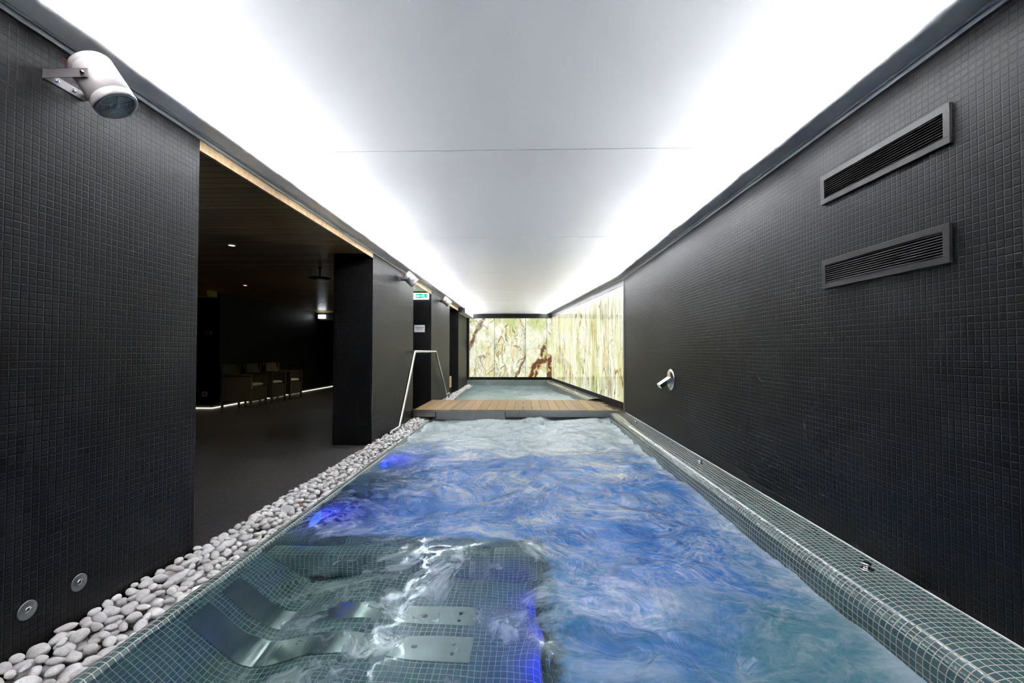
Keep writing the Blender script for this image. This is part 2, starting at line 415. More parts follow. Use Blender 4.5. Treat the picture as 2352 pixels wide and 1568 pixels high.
# ------------------------------------------------------------------ mesh helpers
class MB:
    """collects geometry with UVs in metres, builds ONE mesh object"""
    def __init__(s): s.v = []; s.f = []; s.uv = []; s.sm = []; s.mi = []
    def face(s, pts, uvs=None, smooth=False, mi=0):
        i = len(s.v); s.v += [tuple(p) for p in pts]
        s.f.append(list(range(i, i + len(pts))))
        if uvs is None:
            n = (Vector(pts[1]) - Vector(pts[0])).cross(Vector(pts[2]) - Vector(pts[0]))
            a = max(range(3), key=lambda k: abs(n[k]))
            uvs = [(p[1], p[2]) if a == 0 else (p[0], p[2]) if a == 1 else (p[0], p[1]) for p in pts]
        s.uv.append(uvs); s.sm.append(smooth); s.mi.append(mi)
    def box(s, x0, x1, y0, y1, z0, z1, skip='', mi=0, M4=None):
        P = [(x, y, z) for z in (z0, z1) for y in (y0, y1) for x in (x0, x1)]
        U = None
        F = {'b': (0, 2, 3, 1), 't': (4, 5, 7, 6), 'f': (0, 1, 5, 4), 'k': (2, 6, 7, 3), 'l': (0, 4, 6, 2), 'r': (1, 3, 7, 5)}
        for k, q in F.items():
            if k in skip: continue
            pts = [P[i] for i in q]
            if M4 is not None:
                uv = [(p[1], p[2]) if k in 'lr' else (p[0], p[2]) if k in 'fk' else (p[0], p[1]) for p in pts]
                pts = [M4 @ Vector(p) for p in pts]
                s.face(pts, uv, mi=mi)
            else: s.face(pts, mi=mi)
    def grid(s, rows, uvrows=None, smooth=True, close=False, mi=0):
        """rows of points; welded"""
        i0 = len(s.v); nr = len(rows); nc = len(rows[0])
        for r in rows: s.v += [tuple(p) for p in r]
        for a in range(nr - 1):
            for b in range(nc if close else nc - 1):
                b2 = (b + 1) % nc
                q = [i0 + a * nc + b, i0 + a * nc + b2, i0 + (a + 1) * nc + b2, i0 + (a + 1) * nc + b]
                s.f.append(q)
                if uvrows: s.uv.append([uvrows[a][b], uvrows[a][b2], uvrows[a + 1][b2], uvrows[a + 1][b]])
                else: s.uv.append([(a, b), (a, b + 1), (a + 1, b + 1), (a + 1, b)])
                s.sm.append(smooth); s.mi.append(mi)
        return i0
    def lathe(s, prof, n=32, M4=Matrix(), smooth=True, cap=True, mi=0):
        """prof: (r, z) pairs, spun round z, then transformed"""
        rows = [[M4 @ Vector((r * cos(2 * pi * k / n), r * sin(2 * pi * k / n), z)) for k in range(n)] for r, z in prof]
        s.grid(rows, smooth=smooth, close=True, mi=mi)
        if cap:
            for r, sgn in ((rows[0], 1), (rows[-1], -1)):
                s.face(r if sgn > 0 else r[::-1], [(0, 0)] * n, mi=mi)
    def tube(s, pts, r, n=12, cap=True, mi=0):
        P = [Vector(p) for p in pts]; rows = []
        up = Vector((0, 0, 1))
        prev = None
        for i, p in enumerate(P):
            d = (P[min(i + 1, len(P) - 1)] - P[max(i - 1, 0)]).normalized()
            if prev is None:
                a = up if abs(d.dot(up)) < .95 else Vector((1, 0, 0))
                u = d.cross(a).normalized()
            else:
                u = (prev - d * prev.dot(d)).normalized()
            prev = u; w = d.cross(u)
            rr = r[i] if isinstance(r, (list, tuple)) else r
            rows.append([p + (u * cos(2 * pi * k / n) + w * sin(2 * pi * k / n)) * rr for k in range(n)])
        s.grid(rows, close=True, mi=mi)
        if cap:
            s.face(rows[0][::-1], [(0, 0)] * n, mi=mi); s.face(rows[-1], [(0, 0)] * n, mi=mi)
    def build(s, name, mat, parent=None, bevel=0, weld=False):
        me = bpy.data.meshes.new(name)
        me.from_pydata(s.v, [], s.f)
        uvl = me.uv_layers.new(name='UVMap')
        flat = [c for u in s.uv for p in u for c in (float(p[0]), float(p[1]))]
        uvl.data.foreach_set('uv', flat)
        me.polygons.foreach_set('use_smooth', s.sm)
        mats = mat if isinstance(mat, (list, tuple)) else [mat]
        for m in mats: me.materials.append(m)
        if len(mats) > 1: me.polygons.foreach_set('material_index', s.mi)
        if weld or bevel:
            bm = bmesh.new(); bm.from_mesh(me)
            bmesh.ops.remove_doubles(bm, verts=bm.verts, dist=1e-5)
            bmesh.ops.recalc_face_normals(bm, faces=bm.faces)
            bm.to_mesh(me); bm.free()
        me.update()
        o = bpy.data.objects.new(name, me); COL.objects.link(o)
        if parent is not None:
            o.parent = parent
        if bevel:
            md = o.modifiers.new('bevel', 'BEVEL'); md.width = bevel; md.segments = 2; md.limit_method = 'ANGLE'; md.angle_limit = radians(40)
        return o

def tag(o, label=None, cat=None, group=None, kind=None):
    if label: o['label'] = label
    if cat: o['category'] = cat
    if group: o['group'] = group
    if kind: o['kind'] = kind
    return o
def empty(name, loc=(0, 0, 0), rz=0.0):
    o = bpy.data.objects.new(name, None); COL.objects.link(o); o.location = loc; o.rotation_euler = (0, 0, rz)
    o.empty_display_size = .1
    return o
def struct(mb, name, mat, **k): return tag(mb.build(name, mat, **k), kind='structure')
def copy_tree(o, parent=None):
    c = o.copy(); COL.objects.link(c); c.parent = parent
    for ch in list(o.children): copy_tree(ch, c)
    return c
def local(root_loc, rz=0.0): return Matrix.Translation(root_loc) @ Matrix.Rotation(rz, 4, 'Z')

def sweep(mb, prof, p0, p1, n=1, side=1, smooth=True, cap=False):
    """profile = (distance out from the path to its +side, z); path p0->p1 on the ground"""
    p0, p1 = Vector((*p0, 0)), Vector((*p1, 0))
    d = (p1 - p0); L = d.length; d.normalize()
    nrm = Vector((-d.y, d.x, 0)) * side
    arc = [0.0]
    for a, b in zip(prof, prof[1:]): arc.append(arc[-1] + math.hypot(b[0] - a[0], b[1] - a[1]))
    rows, uvs = [], []
    for i in range(n + 1):
        base = p0 + d * (L * i / n)
        rows.append([base + nrm * a + Vector((0, 0, z)) for a, z in prof])
        uvs.append([(L * i / n, s_) for s_ in arc])
    mb.grid(rows, uvs, smooth)

def rot_to(d):
    return Vector((0, 0, 1)).rotation_difference(Vector(d).normalized()).to_matrix().to_4x4()

# ------------------------------------------------------------------ the shell
w = MB(); w.box(XR, XR + .25, YB, 7.36, -1.3, 2.62, skip='b')
struct(w, 'wall_right', M['wall'])
w = MB(); w.box(-9.2, XR + .25, YB - .2, YB, -1.3, 2.62); struct(w, 'wall_rear', M['wall'])
w = MB(); w.box(XL - .32, XL, YB, 2.445, -.3, ZC - .024, skip=''); struct(w, 'wall_left', M['wall'])
w = MB(); w.box(-2.26, XL, 5.34, BR0, -.3, ZC - .024); struct(w, 'wall_pillar', M['wall'])
w = MB(); w.box(-2.75, XL, 8.76, 10.93, -.3, ZC - .024); struct(w, 'wall_middle', M['wall'])
w = MB(); w.box(-2.75, XL, 12.42, YE, -.3, ZC - .024); struct(w, 'wall_end_pillar', M['wall'])
# end wall behind the onyx and the angled wall behind its onyx
w = MB(); w.box(XL, 2.0, YE + .04, YE + .25, -1.3, 2.62); struct(w, 'wall_back', M['wall'])
w = MB()
a0, a1 = (XR, 7.36), (xa(YE + .2), YE + .2)
for z0, z1, off in ((-1.3, 2.62, .045),):
    w.face([(a0[0] + off, a0[1], z0), (a1[0] + off, a1[1], z0), (a1[0] + off, a1[1], z1), (a0[0] + off, a0[1], z1)])
    w.face([(a0[0] + .3, a0[1], z0), (a0[0] + .3, a0[1], z1), (a1[0] + .3, a1[1], z1), (a1[0] + .3, a1[1], z0)])
struct(w, 'wall_onyx_side', M['darkmetal'])

# side room
w = MB(); w.box(-9.2, XL, YB, 15.2, -.10, 0.0, skip='')
fl = struct(w, 'floor', M['floor'])
w = MB(); w.box(-6.30, -6.05, 8.70, 15.2, -.1, 2.45); struct(w, 'wall_lounge', M['wall'])
w = MB(); w.box(-9.2, -6.05, 8.70, 8.9, -.1, 2.45); struct(w, 'wall_lounge_corner', M['wall'])
w = MB(); w.box(-9.2, -2.75, 15.0, 15.2, -.1, 2.45); struct(w, 'wall_lounge_back', M['wall'])
w = MB(); w.box(-9.3, -9.1, YB, 8.9, -.1, 2.45); struct(w, 'wall_lounge_far', M['wall'])
w = MB(); w.box(-6.05, -2.75, 13.1, 15.0, 2.02, ZW); struct(w, 'trim_1', M['wall'])
w = MB(); w.box(-6.05, -2.75, 13.085, 13.1, ZW - .03, ZW); struct(w, 'trim_2', M['beige'])
w = MB(); w.box(-9.1, XL - .02, YB, 15.2, ZW, ZW + .03); struct(w, 'ceiling_timber', M['plank'])
w = MB(); w.box(-9.0, -5.98, 8.42, 8.7, 2.155, ZW - .002); struct(w, 'trim_3', M['beam'])
# birch fascia at the head of each opening
for i, (y0, y1) in enumerate(((2.445, 5.34), (BR0, 8.76), (10.93, 12.42))):
    w = MB(); w.box(XL - .02, XL, y0 + .001, y1 - .001, 2.218, ZC - .024); struct(w, 'trim_%d' % (4 + i), M['beige'])
w = MB(); w.box(-2.335, -2.262, 5.36, 5.375, 2.225, ZW - .001); struct(w, 'trim_7', M['beige'])

# ------------------------------------------------------------------ stretched ceiling with fluorescent tubes above it
def membrane():
    w = MB()
    ys = [YB, 7.36, YE + .04]
    w.face([(XL, YB, ZC), (XR, YB, ZC), (XR, 7.36, ZC), (XL, 7.36, ZC)])
    w.face([(XL, 7.36, ZC), (XR, 7.36, ZC), (xa(YE + .04), YE + .04, ZC), (XL, YE + .04, ZC)])
    return struct(w, 'ceiling', M['film'], weld=True)
membrane()
# plenum
w = MB()
Z1 = ZC + .30
w.face([(XL - .3, YB, Z1), (XL - .3, YE + .3, Z1), (XR + .3, YE + .3, Z1), (XR + .3, YB, Z1)])
for x in (XL - .01, XR + .01):
    y1 = YE + .3 if x < 0 else 7.4
    w.face([(x, YB, ZC), (x, y1, ZC), (x, y1, Z1), (x, YB, Z1)])
w.face([(XR + .01, 7.36, ZC), (XR + .01, 7.36, Z1), (xa(YE + .1) + .01, YE + .1, Z1), (xa(YE + .1) + .01, YE + .1, ZC)])
for y in (YB + .01, YE + .05): w.face([(XL, y, ZC), (XR, y, ZC), (XR, y, Z1), (XL, y, Z1)])
struct(w, 'ceiling_void', M['void_paint'])
# battens with tubes
TH = .040
SH = .175            # distance of the reflector from the wall
def light_line(p0, p1, y_first, pitch, side, n):
    p0 = Vector((*p0, 0)); p1 = Vector((*p1, 0)); d = (p1 - p0).normalized()
    nr = Vector((-d.y, d.x, 0)) * side         # into the room
    L = (p1 - p0).length
    w = MB()                                   # the reflector board between tube and wall
    a, b = p0 + nr * SH, p1 + nr * SH
    th = nr * .006
    z0, z1 = ZC + .013, Z1 - .002
    w.face([a + Vector((0, 0, z0)), b + Vector((0, 0, z0)), b + Vector((0, 0, z1)), a + Vector((0, 0, z1))])
    w.face([a - th + Vector((0, 0, z0)), a - th + Vector((0, 0, z1)), b - th + Vector((0, 0, z1)), b - th + Vector((0, 0, z0))])
    w.face([a + Vector((0, 0, z0)), a - th + Vector((0, 0, z0)), b - th + Vector((0, 0, z0)), b + Vector((0, 0, z0))])
    struct(w, 'trim_reflector', M['plaster'])
    t = 0; y = y_first
    while y < L - .1:
        e = min(y + pitch - .15, L - .02)
        if e > .1:
            s_ = max(y, .02)
            q0 = p0 + d * s_ + nr * (SH + .055) + Vector((0, 0, ZC + TH)); q1 = p0 + d * e + nr * (SH + .055) + Vector((0, 0, ZC + TH))
            m = MB(); m.tube([q0, q1], .014, 8)
            o = m.build('fluorescent_tube', M['tube'])
            tag(o, 'white fluorescent tube above the glowing stretched ceiling', 'lamp', 'fluorescent tubes above the ceiling')
        y += pitch
light_line((XR, YB), (XR, 7.36), (1.64 + .055 - YB) - 1.455 * 4 , 1.455, 1, 0)
light_line((XR, 7.36), (xa(YE), YE), .05, 1.455, 1, 0)
light_line((XL, YB), (XL, YE), (1.71 + .055 - YB) - 1.455 * 4, 1.455, -1, 0)

# perimeter profile that grips the film
def profile(p0, p1, side):
    w = MB()
    sweep(w, [(0, ZC - .026), (.010, ZC - .026), (.012, ZC - .010), (.024, ZC - .010), (.026, ZC - .001), (0, ZC - .001)], p0, p1, 1, side, smooth=False)
    return w
w = profile((XR, YB), (XR, 7.36), 1); struct(w, 'trim_8', M['alu'])
w = profile((XR, 7.36), (xa(YE), YE), 1); struct(w, 'trim_9', M['alu'])
w = profile((XL, YB), (XL, YE), -1); struct(w, 'trim_10', M['alu'])
# welded seams of the film
for i, y in enumerate((.60, 2.67, 4.74, 6.81, 8.88, 10.95)):
    w = MB(); w.box(XL + .03, (XR if y < 7.3 else xa(y)) - .03, y - .0012, y + .0012, ZC - .0016, ZC - .0002)
    struct(w, 'trim_%d' % (11 + i), M['plaster'])

# bulkhead above the last pillar
w = MB()
w.box(XL, -1.60, 12.36, YE, 2.165, ZC - .003, skip='f', mi=0)
w.face([(XL, 12.36, 2.165), (-1.60, 12.36, 2.165), (-1.60, 12.36, ZC - .003), (XL, 12.36, ZC - .003)], mi=1)  # front face coloured dark for its shade, facing away from the light
struct(w, 'trim_17', [M['plaster'], M['darkmetal']])

# ------------------------------------------------------------------ pool shell
CR = [(0, .139), (.06, .140), (.12, .1405), (.155, .140), (.18, .138), (.20, .134), (.218, .128), (.233, .1195), (.246, .108), (.256, .095), (.264, .079), (.269, .060), (.270, .04), (.270, -1.15)]
w = MB(); sweep(w, CR, (XR, YB), (XR, BR0 + .10), 1, 1); struct(w, 'trim_coping', M['pool'])
w = MB(); w.box(XR - .006, XR - .0005, YB, BR0 - .01, .137, .1445); struct(w, 'trim_25', M['plaster'])
# far pool: angled coping and back coping
CF = [(0, .205), (.13, .203), (.20, .198), (.235, .190), (.25, .17), (.255, .14), (.256, -1.0)]
w = MB(); sweep(w, CF, (xa(BR1 - .12) + .0, BR1 - .12), (xa(YE + .1), YE + .1), 1, 1); struct(w, 'trim_coping_far', M['pool'])
w = MB(); sweep(w, [(0, .212), (.10, .21), (.125, .20), (.135, .18), (.137, -1.0)], (.95, YE + .05), (XL - .02, YE + .05), 1, 1)
struct(w, 'trim_coping_end', M['pool'])
# left deck edge: thin kerb, rounded, then wall
CL = [(-.004, -.09), (-.004, -.004), (0, 0.0), (.018, .004), (.034, .005), (.046, .001), (.054, -.010), (.058, -.03), (.060, -.06), (.060, -1.15)]
w = MB(); sweep(w, CL, (XPL, BEY - .02), (XPL, BR0 + .5), 1, -1); struct(w, 'trim_pool_edge', M['pool'])
CLb = CL[:6] + [(.052, -.006), (.060, -.018)]
w = MB(); sweep(w, CLb, (XPL, YB), (XPL, BEY - .02), 1, -1); struct(w, 'trim_pool_edge_near', M['pool'])
w = MB(); sweep(w, [(a, z + .045 if z > -.5 else z) for a, z in CL], (XPL + .015, BR1 - .3), (XPL - .16, YE - .05), 1, -1); struct(w, 'trim_pool_edge_far', M['pool'])
# floors of the basins and the wall between them
w = MB()
w.box(XPL, XR, YB, BR0 + .35, -1.25, -1.15)
w.box(XPL - .1, XR, BR1 - .4, YE + .05, -1.1, -1.0)
struct(w, 'floor_pool', M['poolwet'])
w = MB(); w.box(XL, XR, BR0 + .38, BR1 - .35, -1.2, -.02, skip='b'); struct(w, 'wall_basin', M['poolwet'])

# pebble channel (a shallow dark trough)
w = MB()
w.box(XL, XPL, YB, BR0 + .5, -.12, -.06); w.box(XL, XPL, BR1 - .2, YE, -.12, -.06)
struct(w, 'floor_channel', M['grit'])

# the lounger bench under water, with rounded kerb
bp = [(.052, -.012), (.075, -.045), (.11, -.10), (.17, -.20), (.24, -.315), (.30, -.385), (.37, -.42), (.43, -.415), (.52, -.37),
      (.60, -.325), (.68, -.305), (.76, -.305), (.90, -.325), (1.30, -.345), (1.50, -.350), (1.57, -.358), (1.595, -.375), (1.604, -.40), (1.604, -1.15)]
def cr(pts, k=4):
    out = []
    for i in range(len(pts) - 1):
        p0, p1, p2, p3 = (Vector((*pts[max(0, min(len(pts) - 1, i + j))], 0)) for j in (-1, 0, 1, 2))
        for a in range(k):
            t = a / k
            q = .5 * ((2 * p1) + (p2 - p0) * t + (2 * p0 - 5 * p1 + 4 * p2 - p3) * t * t + (3 * p1 - p0 - 3 * p2 + p3) * t ** 3)
            out.append((q.x, q.y))
    out.append(pts[-1]); return out
bench_prof = cr(bp[:-2], 4) + bp[-2:]
w = MB(); sweep(w, bench_prof, (XPL, YB), (XPL, BEY), 1, -1)
w.face([(XPL, BEY, -1.15), (BEX - .01, BEY, -1.15), (BEX - .01, BEY, -.36), (XPL, BEY, -.36)])
struct(w, 'trim_lounger_bench', M['poolwet'])
# kerb between lounger and deep water: rounded bar running across
kb = []
for k in range(13):
    a = pi * k / 12
    kb.append((-cos(a) * .075, -.125 + sin(a) * .055))
w = MB()
prof = [(-.075, -.50)] + kb + [(.075, -1.15)]
sweep(w, prof, (XPL + .04, BEY + .075), (BEX - .04, BEY + .075), 1, 1)
# rounded end
cxy = Vector((BEX - .04, BEY + .075, 0))
rows, uvs = [], []
for k in range(9):
    a = pi / 2 - pi * k / 8
    rows.append([cxy + Vector((cos(a) * r, sin(a) * r, z)) for r, z in [(0.002, -.070), (.03, -.075), (.055, -.088), (.070, -.107), (.075, -.13), (.075, -1.15)]])
    uvs.append([(k * .0275, s_) for s_ in (0, .03, .055, .08, .1, 1.1)])
w.grid(rows, uvs)
struct(w, 'trim_lounger_kerb', M['poolwet'])

# stainless bubble plates laid along the lounger
def plate(y, w_, label, x0=.085, x1=1.32):
    root = empty('bubble_plate', (XPL, y, 0))
    pr = [p for p in bench_prof if x0 <= p[0] <= x1]
    off = .008
    rows, uvs = [], []
    for i, (a, z) in enumerate(pr):
        b = pr[min(i + 1, len(pr) - 1)]; c = pr[max(i - 1, 0)]
        dx, dz = b[0] - c[0], b[1] - c[1]; L = math.hypot(dx, dz)
        nx, nz = -dz / L, dx / L
        rows.append([(a + nx * o_, yy, z + nz * o_) for yy, o_ in ((-w_ / 2, 0.001), (-w_ / 2, off), (w_ / 2, off), (w_ / 2, .001))])
        uvs.append([(a, 0), (a, .01), (a, w_), (a, w_ + .01)])
    m = MB(); m.grid(rows, uvs, smooth=False)
    m.face(rows[0]); m.face(rows[-1][::-1])
    m.build('plate', M['plate'], root)
    for (a, yy, r) in ((1.22, -.03, .008), (1.22, .03, .008), (1.05, 0.0, .014), (.92, 0, .007)):
        z = min((abs(p[0] - a), p[1]) for p in pr)[1]
        m = MB(); m.lathe([(r, 0), (r, .004), (r * .6, .005), (r * .55, .0035), (.0005, .0035)], 16, Matrix.Translation((a, yy, z + off - .001)), cap=False)
        m.build('screw', M['darkmetal'], root)
    return tag(root, label, 'plate', 'steel plates under the water')
plate(1.985, .150, 'bent stainless steel strip on the underwater lounger, nearer one')
plate(2.215, .140, 'bent stainless steel strip on the underwater lounger, one beside the tiled kerb')

# ------------------------------------------------------------------ water
def water_sheet(name, y0, y1, xf0, xf1, ny, nx, zf, mat):
    w = MB(); rows, uvs = [], []
    for j in range(ny + 1):
        y = y0 + (y1 - y0) * j / ny
        a, b = xf0(y), xf1(y)
        r = []
        for i in range(nx + 1):
            x = a + (b - a) * i / nx
            r.append((x, y, zf(x, y)))
        rows.append(r); uvs.append([(p[0], p[1]) for p in r])
    w.grid(rows, uvs)
    return w.build(name, mat)
def sm(a, b, x):
    t = max(0.0, min(1.0, (x - a) / (b - a))); return t * t * (3 - 2 * t)
def z_near(x, y):
    ben = sm(.25, -.1, x) * sm(2.9, 2.5, y)
    calm = sm(-1.1, -1.47, x)
    amp = .0072 + .016 * (1 - ben) * (1 - .6 * calm) + .030 * sm(4.8, 6.6, y)
    p = Vector((x * 1.15, y * 1.5, 0))
    wv = noise.noise_vector(p * 1.1) * .55
    q = p + wv
    n = noise.fractal(q * 1.6, 1.0, 2.1, 5) * 1.2
    r = 1 - abs(noise.noise(q * 2.6)) * 2
    z = amp * (n + .45 * (r - .4)) + .0011 * noise.noise(Vector((x * 11 + 3 * wv.x, y * 13 + 3 * wv.y, 7.7))) * (1 - .5 * calm)
    z += .050 * sm(5.9, 7.0, y) * sm(-1.4, -.2, x) * (.55 + .5 * noise.noise(Vector((x * 1.3, y * 1.1, 3.3))))   # churn heaped at the bridge
    return ZWAT + z
def z_far(x, y):
    p = Vector((x * 1.3, y * 1.0, 5))
    n = noise.fractal(p * 1.4, 1.0, 2.0, 4)
    z = .018 * n + .075 * sm(-.1, .7, x) * sm(11.6, 10.2, y) * (.7 + .9 * noise.noise(p * 1.6) + .4 * noise.noise(p * 5))
    return ZWAT2 + z
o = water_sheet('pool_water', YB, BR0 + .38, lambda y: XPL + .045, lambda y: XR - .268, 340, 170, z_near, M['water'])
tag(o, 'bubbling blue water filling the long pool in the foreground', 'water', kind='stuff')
o = water_sheet('pool_water', BR1 - .35, YE - .05, lambda y: XPL + .06 - .175 * (y - 8.6) / 5.8, lambda y: xa(y) - .25, 120, 70, z_far, M['water2'])
tag(o, 'pale green frothing water in the pool beyond the footbridge', 'water', kind='stuff')

# blue underwater lamps on the pool walls
def uw_lamp(loc, d, power, label, r=.075):
    r = .075 * power
    root = empty('underwater_lamp', loc)
    Rm = rot_to(d)
    m = MB(); m.lathe([(r * 1.25, 0), (r * 1.25, .012), (r * 1.05, .02), (r, .012)], 24, Rm, cap=False); m.build('bezel', M['polished'], root)
    m = MB(); m.lathe([(r, .006), (r * .8, .014), (r * .4, .018), (.002, .019)], 24, Rm, cap=False); m.build('lens', M['blue_lens'], root)
    tag(root, label, 'lamp', 'blue underwater lamps')
UWL = 'round blue lamp glowing under the water of the near pool'
for loc, d, pw in (((XPL + .061, 3.16, -.17), (1, 0, 0), 1.5), ((XPL + .061, 4.70, -.18), (1, 0, 0), 1.5),
                   ((BEX + .024, 2.36, -.30), (1, 0, 0), .55), ((BEX + .024, 2.14, -.30), (1, 0, 0), .55), ((BEX + .024, 1.90, -.30), (1, 0, 0), .55), ((BEX + .024, 1.70, -.30), (1, 0, 0), .55)):
    uw_lamp(loc, d, pw, UWL)
uw_lamp((.95, 12.4, -.3), (-1, 0, 0), 1.0, 'round blue lamp glowing under the water of the far pool')

# ------------------------------------------------------------------ onyx panels
ZP0, ZP1 = .30, 2.155
def onyx_panel(p0, p1, mat, label, th=.022, z0=ZP0, z1=ZP1):
    p0 = Vector((*p0, 0)); p1 = Vector((*p1, 0)); d = (p1 - p0).normalized(); n = Vector((d.y, -d.x, 0))   # n faces the room when walking left->right
    L = (p1 - p0).length; g = .006
    root = empty('onyx_panel', tuple(p0))
    A, B = d * g, d * (L - g)
    def P(v, z, o=0): return v + n * o + Vector((0, 0, z))
    m = MB()
    m.face([P(A, z0), P(B, z0), P(B, z1), P(A, z1)], [(0, z0), (L, z0), (L, z1), (0, z1)])
    m.build('stone_slab', mat, root)
    m = MB()
    q = .010
    for a, b, c, e in ((A, A, z0, z1), (B, B, z0, z1)):
        m.face([P(a, c), P(a, e), P(a, e, -th), P(a, c, -th)])
    m.face([P(A, z0), P(A, z0, -th), P(B, z0, -th), P(B, z0)]); m.face([P(A, z1), P(B, z1), P(B, z1, -th), P(A, z1, -th)])
    m.build('panel_edge', M['alu'], root)
    tag(root, label, 'panel', 'backlit onyx panels')
yb = YE - .02
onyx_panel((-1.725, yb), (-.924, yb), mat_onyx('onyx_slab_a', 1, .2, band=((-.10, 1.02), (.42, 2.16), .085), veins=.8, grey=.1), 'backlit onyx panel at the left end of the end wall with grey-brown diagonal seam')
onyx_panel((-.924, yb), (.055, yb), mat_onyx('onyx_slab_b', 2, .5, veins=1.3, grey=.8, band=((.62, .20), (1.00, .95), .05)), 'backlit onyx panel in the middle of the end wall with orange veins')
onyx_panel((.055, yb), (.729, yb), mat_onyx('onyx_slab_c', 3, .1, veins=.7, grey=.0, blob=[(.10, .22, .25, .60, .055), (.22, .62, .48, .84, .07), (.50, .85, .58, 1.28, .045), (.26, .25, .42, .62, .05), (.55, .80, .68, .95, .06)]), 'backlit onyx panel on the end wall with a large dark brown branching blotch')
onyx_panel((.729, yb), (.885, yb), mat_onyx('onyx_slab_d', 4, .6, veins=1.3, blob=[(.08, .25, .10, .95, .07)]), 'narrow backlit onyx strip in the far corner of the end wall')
T = [0.05, .89, 1.70, 2.47, 3.25, 3.97, 4.78, 5.55, 6.30, 7.04]
ordn = ['first', 'second', 'third', 'fourth', 'fifth', 'sixth', 'seventh', 'eighth', 'ninth']
for i in range(9):
    ta, tb = T[i], T[i + 1]
    st = (1.0, .30) if i < 3 else (.8, .26)
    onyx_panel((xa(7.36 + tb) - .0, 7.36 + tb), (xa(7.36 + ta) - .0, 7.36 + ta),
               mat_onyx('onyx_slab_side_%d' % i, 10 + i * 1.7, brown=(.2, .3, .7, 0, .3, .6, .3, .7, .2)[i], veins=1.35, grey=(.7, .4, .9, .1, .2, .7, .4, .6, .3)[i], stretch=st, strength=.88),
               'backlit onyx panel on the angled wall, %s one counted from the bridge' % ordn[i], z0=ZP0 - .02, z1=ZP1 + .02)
# frames round the onyx
w = MB(); w.box(-1.62, .89, YE - .05, YE + .04, ZP1 + .003, ZC - .003); struct(w, 'trim_18', M['darkmetal'])
w = MB(); w.box(-1.73, .96, YE - .03, YE + .04, .205, ZP0 - .003); struct(w, 'trim_19', M['void'])
w = MB(); w.box(-1.745, -1.727, YE - .03, YE + .03, .205, ZP1); struct(w, 'trim_20', M['alu'])
w = MB()
sweep(w, [(-.03, ZP1 + .023), (.012, ZP1 + .023), (.012, ZP1 + .036), (.002, ZP1 + .036), (.002, ZC - .040), (.014, ZC - .040), (.014, ZC - .029), (-.03, ZC - .029)], (XR, 7.37), (xa(YE - .03), YE - .03), 1, 1, smooth=False)
struct(w, 'trim_21', M['track'])
w = MB()
sweep(w, [(-.03, ZP1 + .021), (.006, ZP1 + .021), (.006, ZP1 + .0225)], (XR, 7.37), (xa(YE - .03), YE - .03), 1, 1, smooth=False)
struct(w, 'trim_22', M['void'])
w = MB()
sweep(w, [(-.04, ZP0 - .023), (.004, ZP0 - .023), (.004, .10), (-.04, .10)], (XR, 7.37), (xa(YE - .03), YE - .03), 1, 1, smooth=False)
struct(w, 'trim_23', M['void'])
w = MB(); w.box(XR - .012, XR + .03, 7.362, 7.40, .16, ZC - .03); struct(w, 'trim_24', M['alu'])

# ------------------------------------------------------------------ footbridge
root = empty('footbridge', (0, BR0, 0))
bt = .165
m = MB()
nb = 23; pw = (XR - .005 - XL - .005) / nb
for i in range(nb):
    x0 = XL + .005 + i * pw
    xa0, xa1 = x0 + .0034, x0 + pw - .0034
    e0, e1 = (min(BR1 - BR0, (XR - .012 - q) / .105 + .04) for q in (xa0, xa1))
    B = [(xa0, .012), (xa1, .012), (xa1, e1), (xa0, e0)]
    m.face([(a, b, bt) for a, b in B]); m.face([(a, b, bt - .028) for a, b in B][::-1])
    for k in range(4):
        (a, b), (c_, d_) = B[k], B[(k + 1) % 4]
        m.face([(a, b, bt - .028), (c_, d_, bt - .028), (c_, d_, bt), (a, b, bt)])
m.build('deck_boards', M['deck'], root, bevel=.0025)
m = MB(); m.box(XL + .005, -1.42, 0, .010, .052, bt - .010); m.build('fascia', M['steel'], root, bevel=.002)
m = MB(); m.box(-1.416, -.300, -.008, .004, .012, bt - .016); m.box(-1.416, -.30, -.012, .004, bt - .018, bt - .012); m.build('fascia', M['steel'], root, bevel=.001)
m = MB(); m.box(-.296, XR - .006, 0, .010, .055, bt - .006); m.build('fascia', M['steel'], root, bevel=.002)
for x in (-1.418, -.298):
    m = MB(); m.box(x - .006, x + .006, -.018, .004, .058, bt - .03); m.build('bracket', M['darkmetal'], root)
for y in (.05, .72, 1.42):
    m = MB(); m.box(XL + .01, 1.44 if y > .3 else XR - .01, y, y + .08, .10, bt - .029); m.build('joist', M['darkmetal'], root)
m = MB(); m.tube([(-.06, -.002, bt - .005), (-.085, -.006, .08), (-.10, -.01, .02)], .004, 8); m.build('cable', M['rail'], root)
tag(root, 'timber decked footbridge with steel fascia spanning between the two pools', 'bridge')

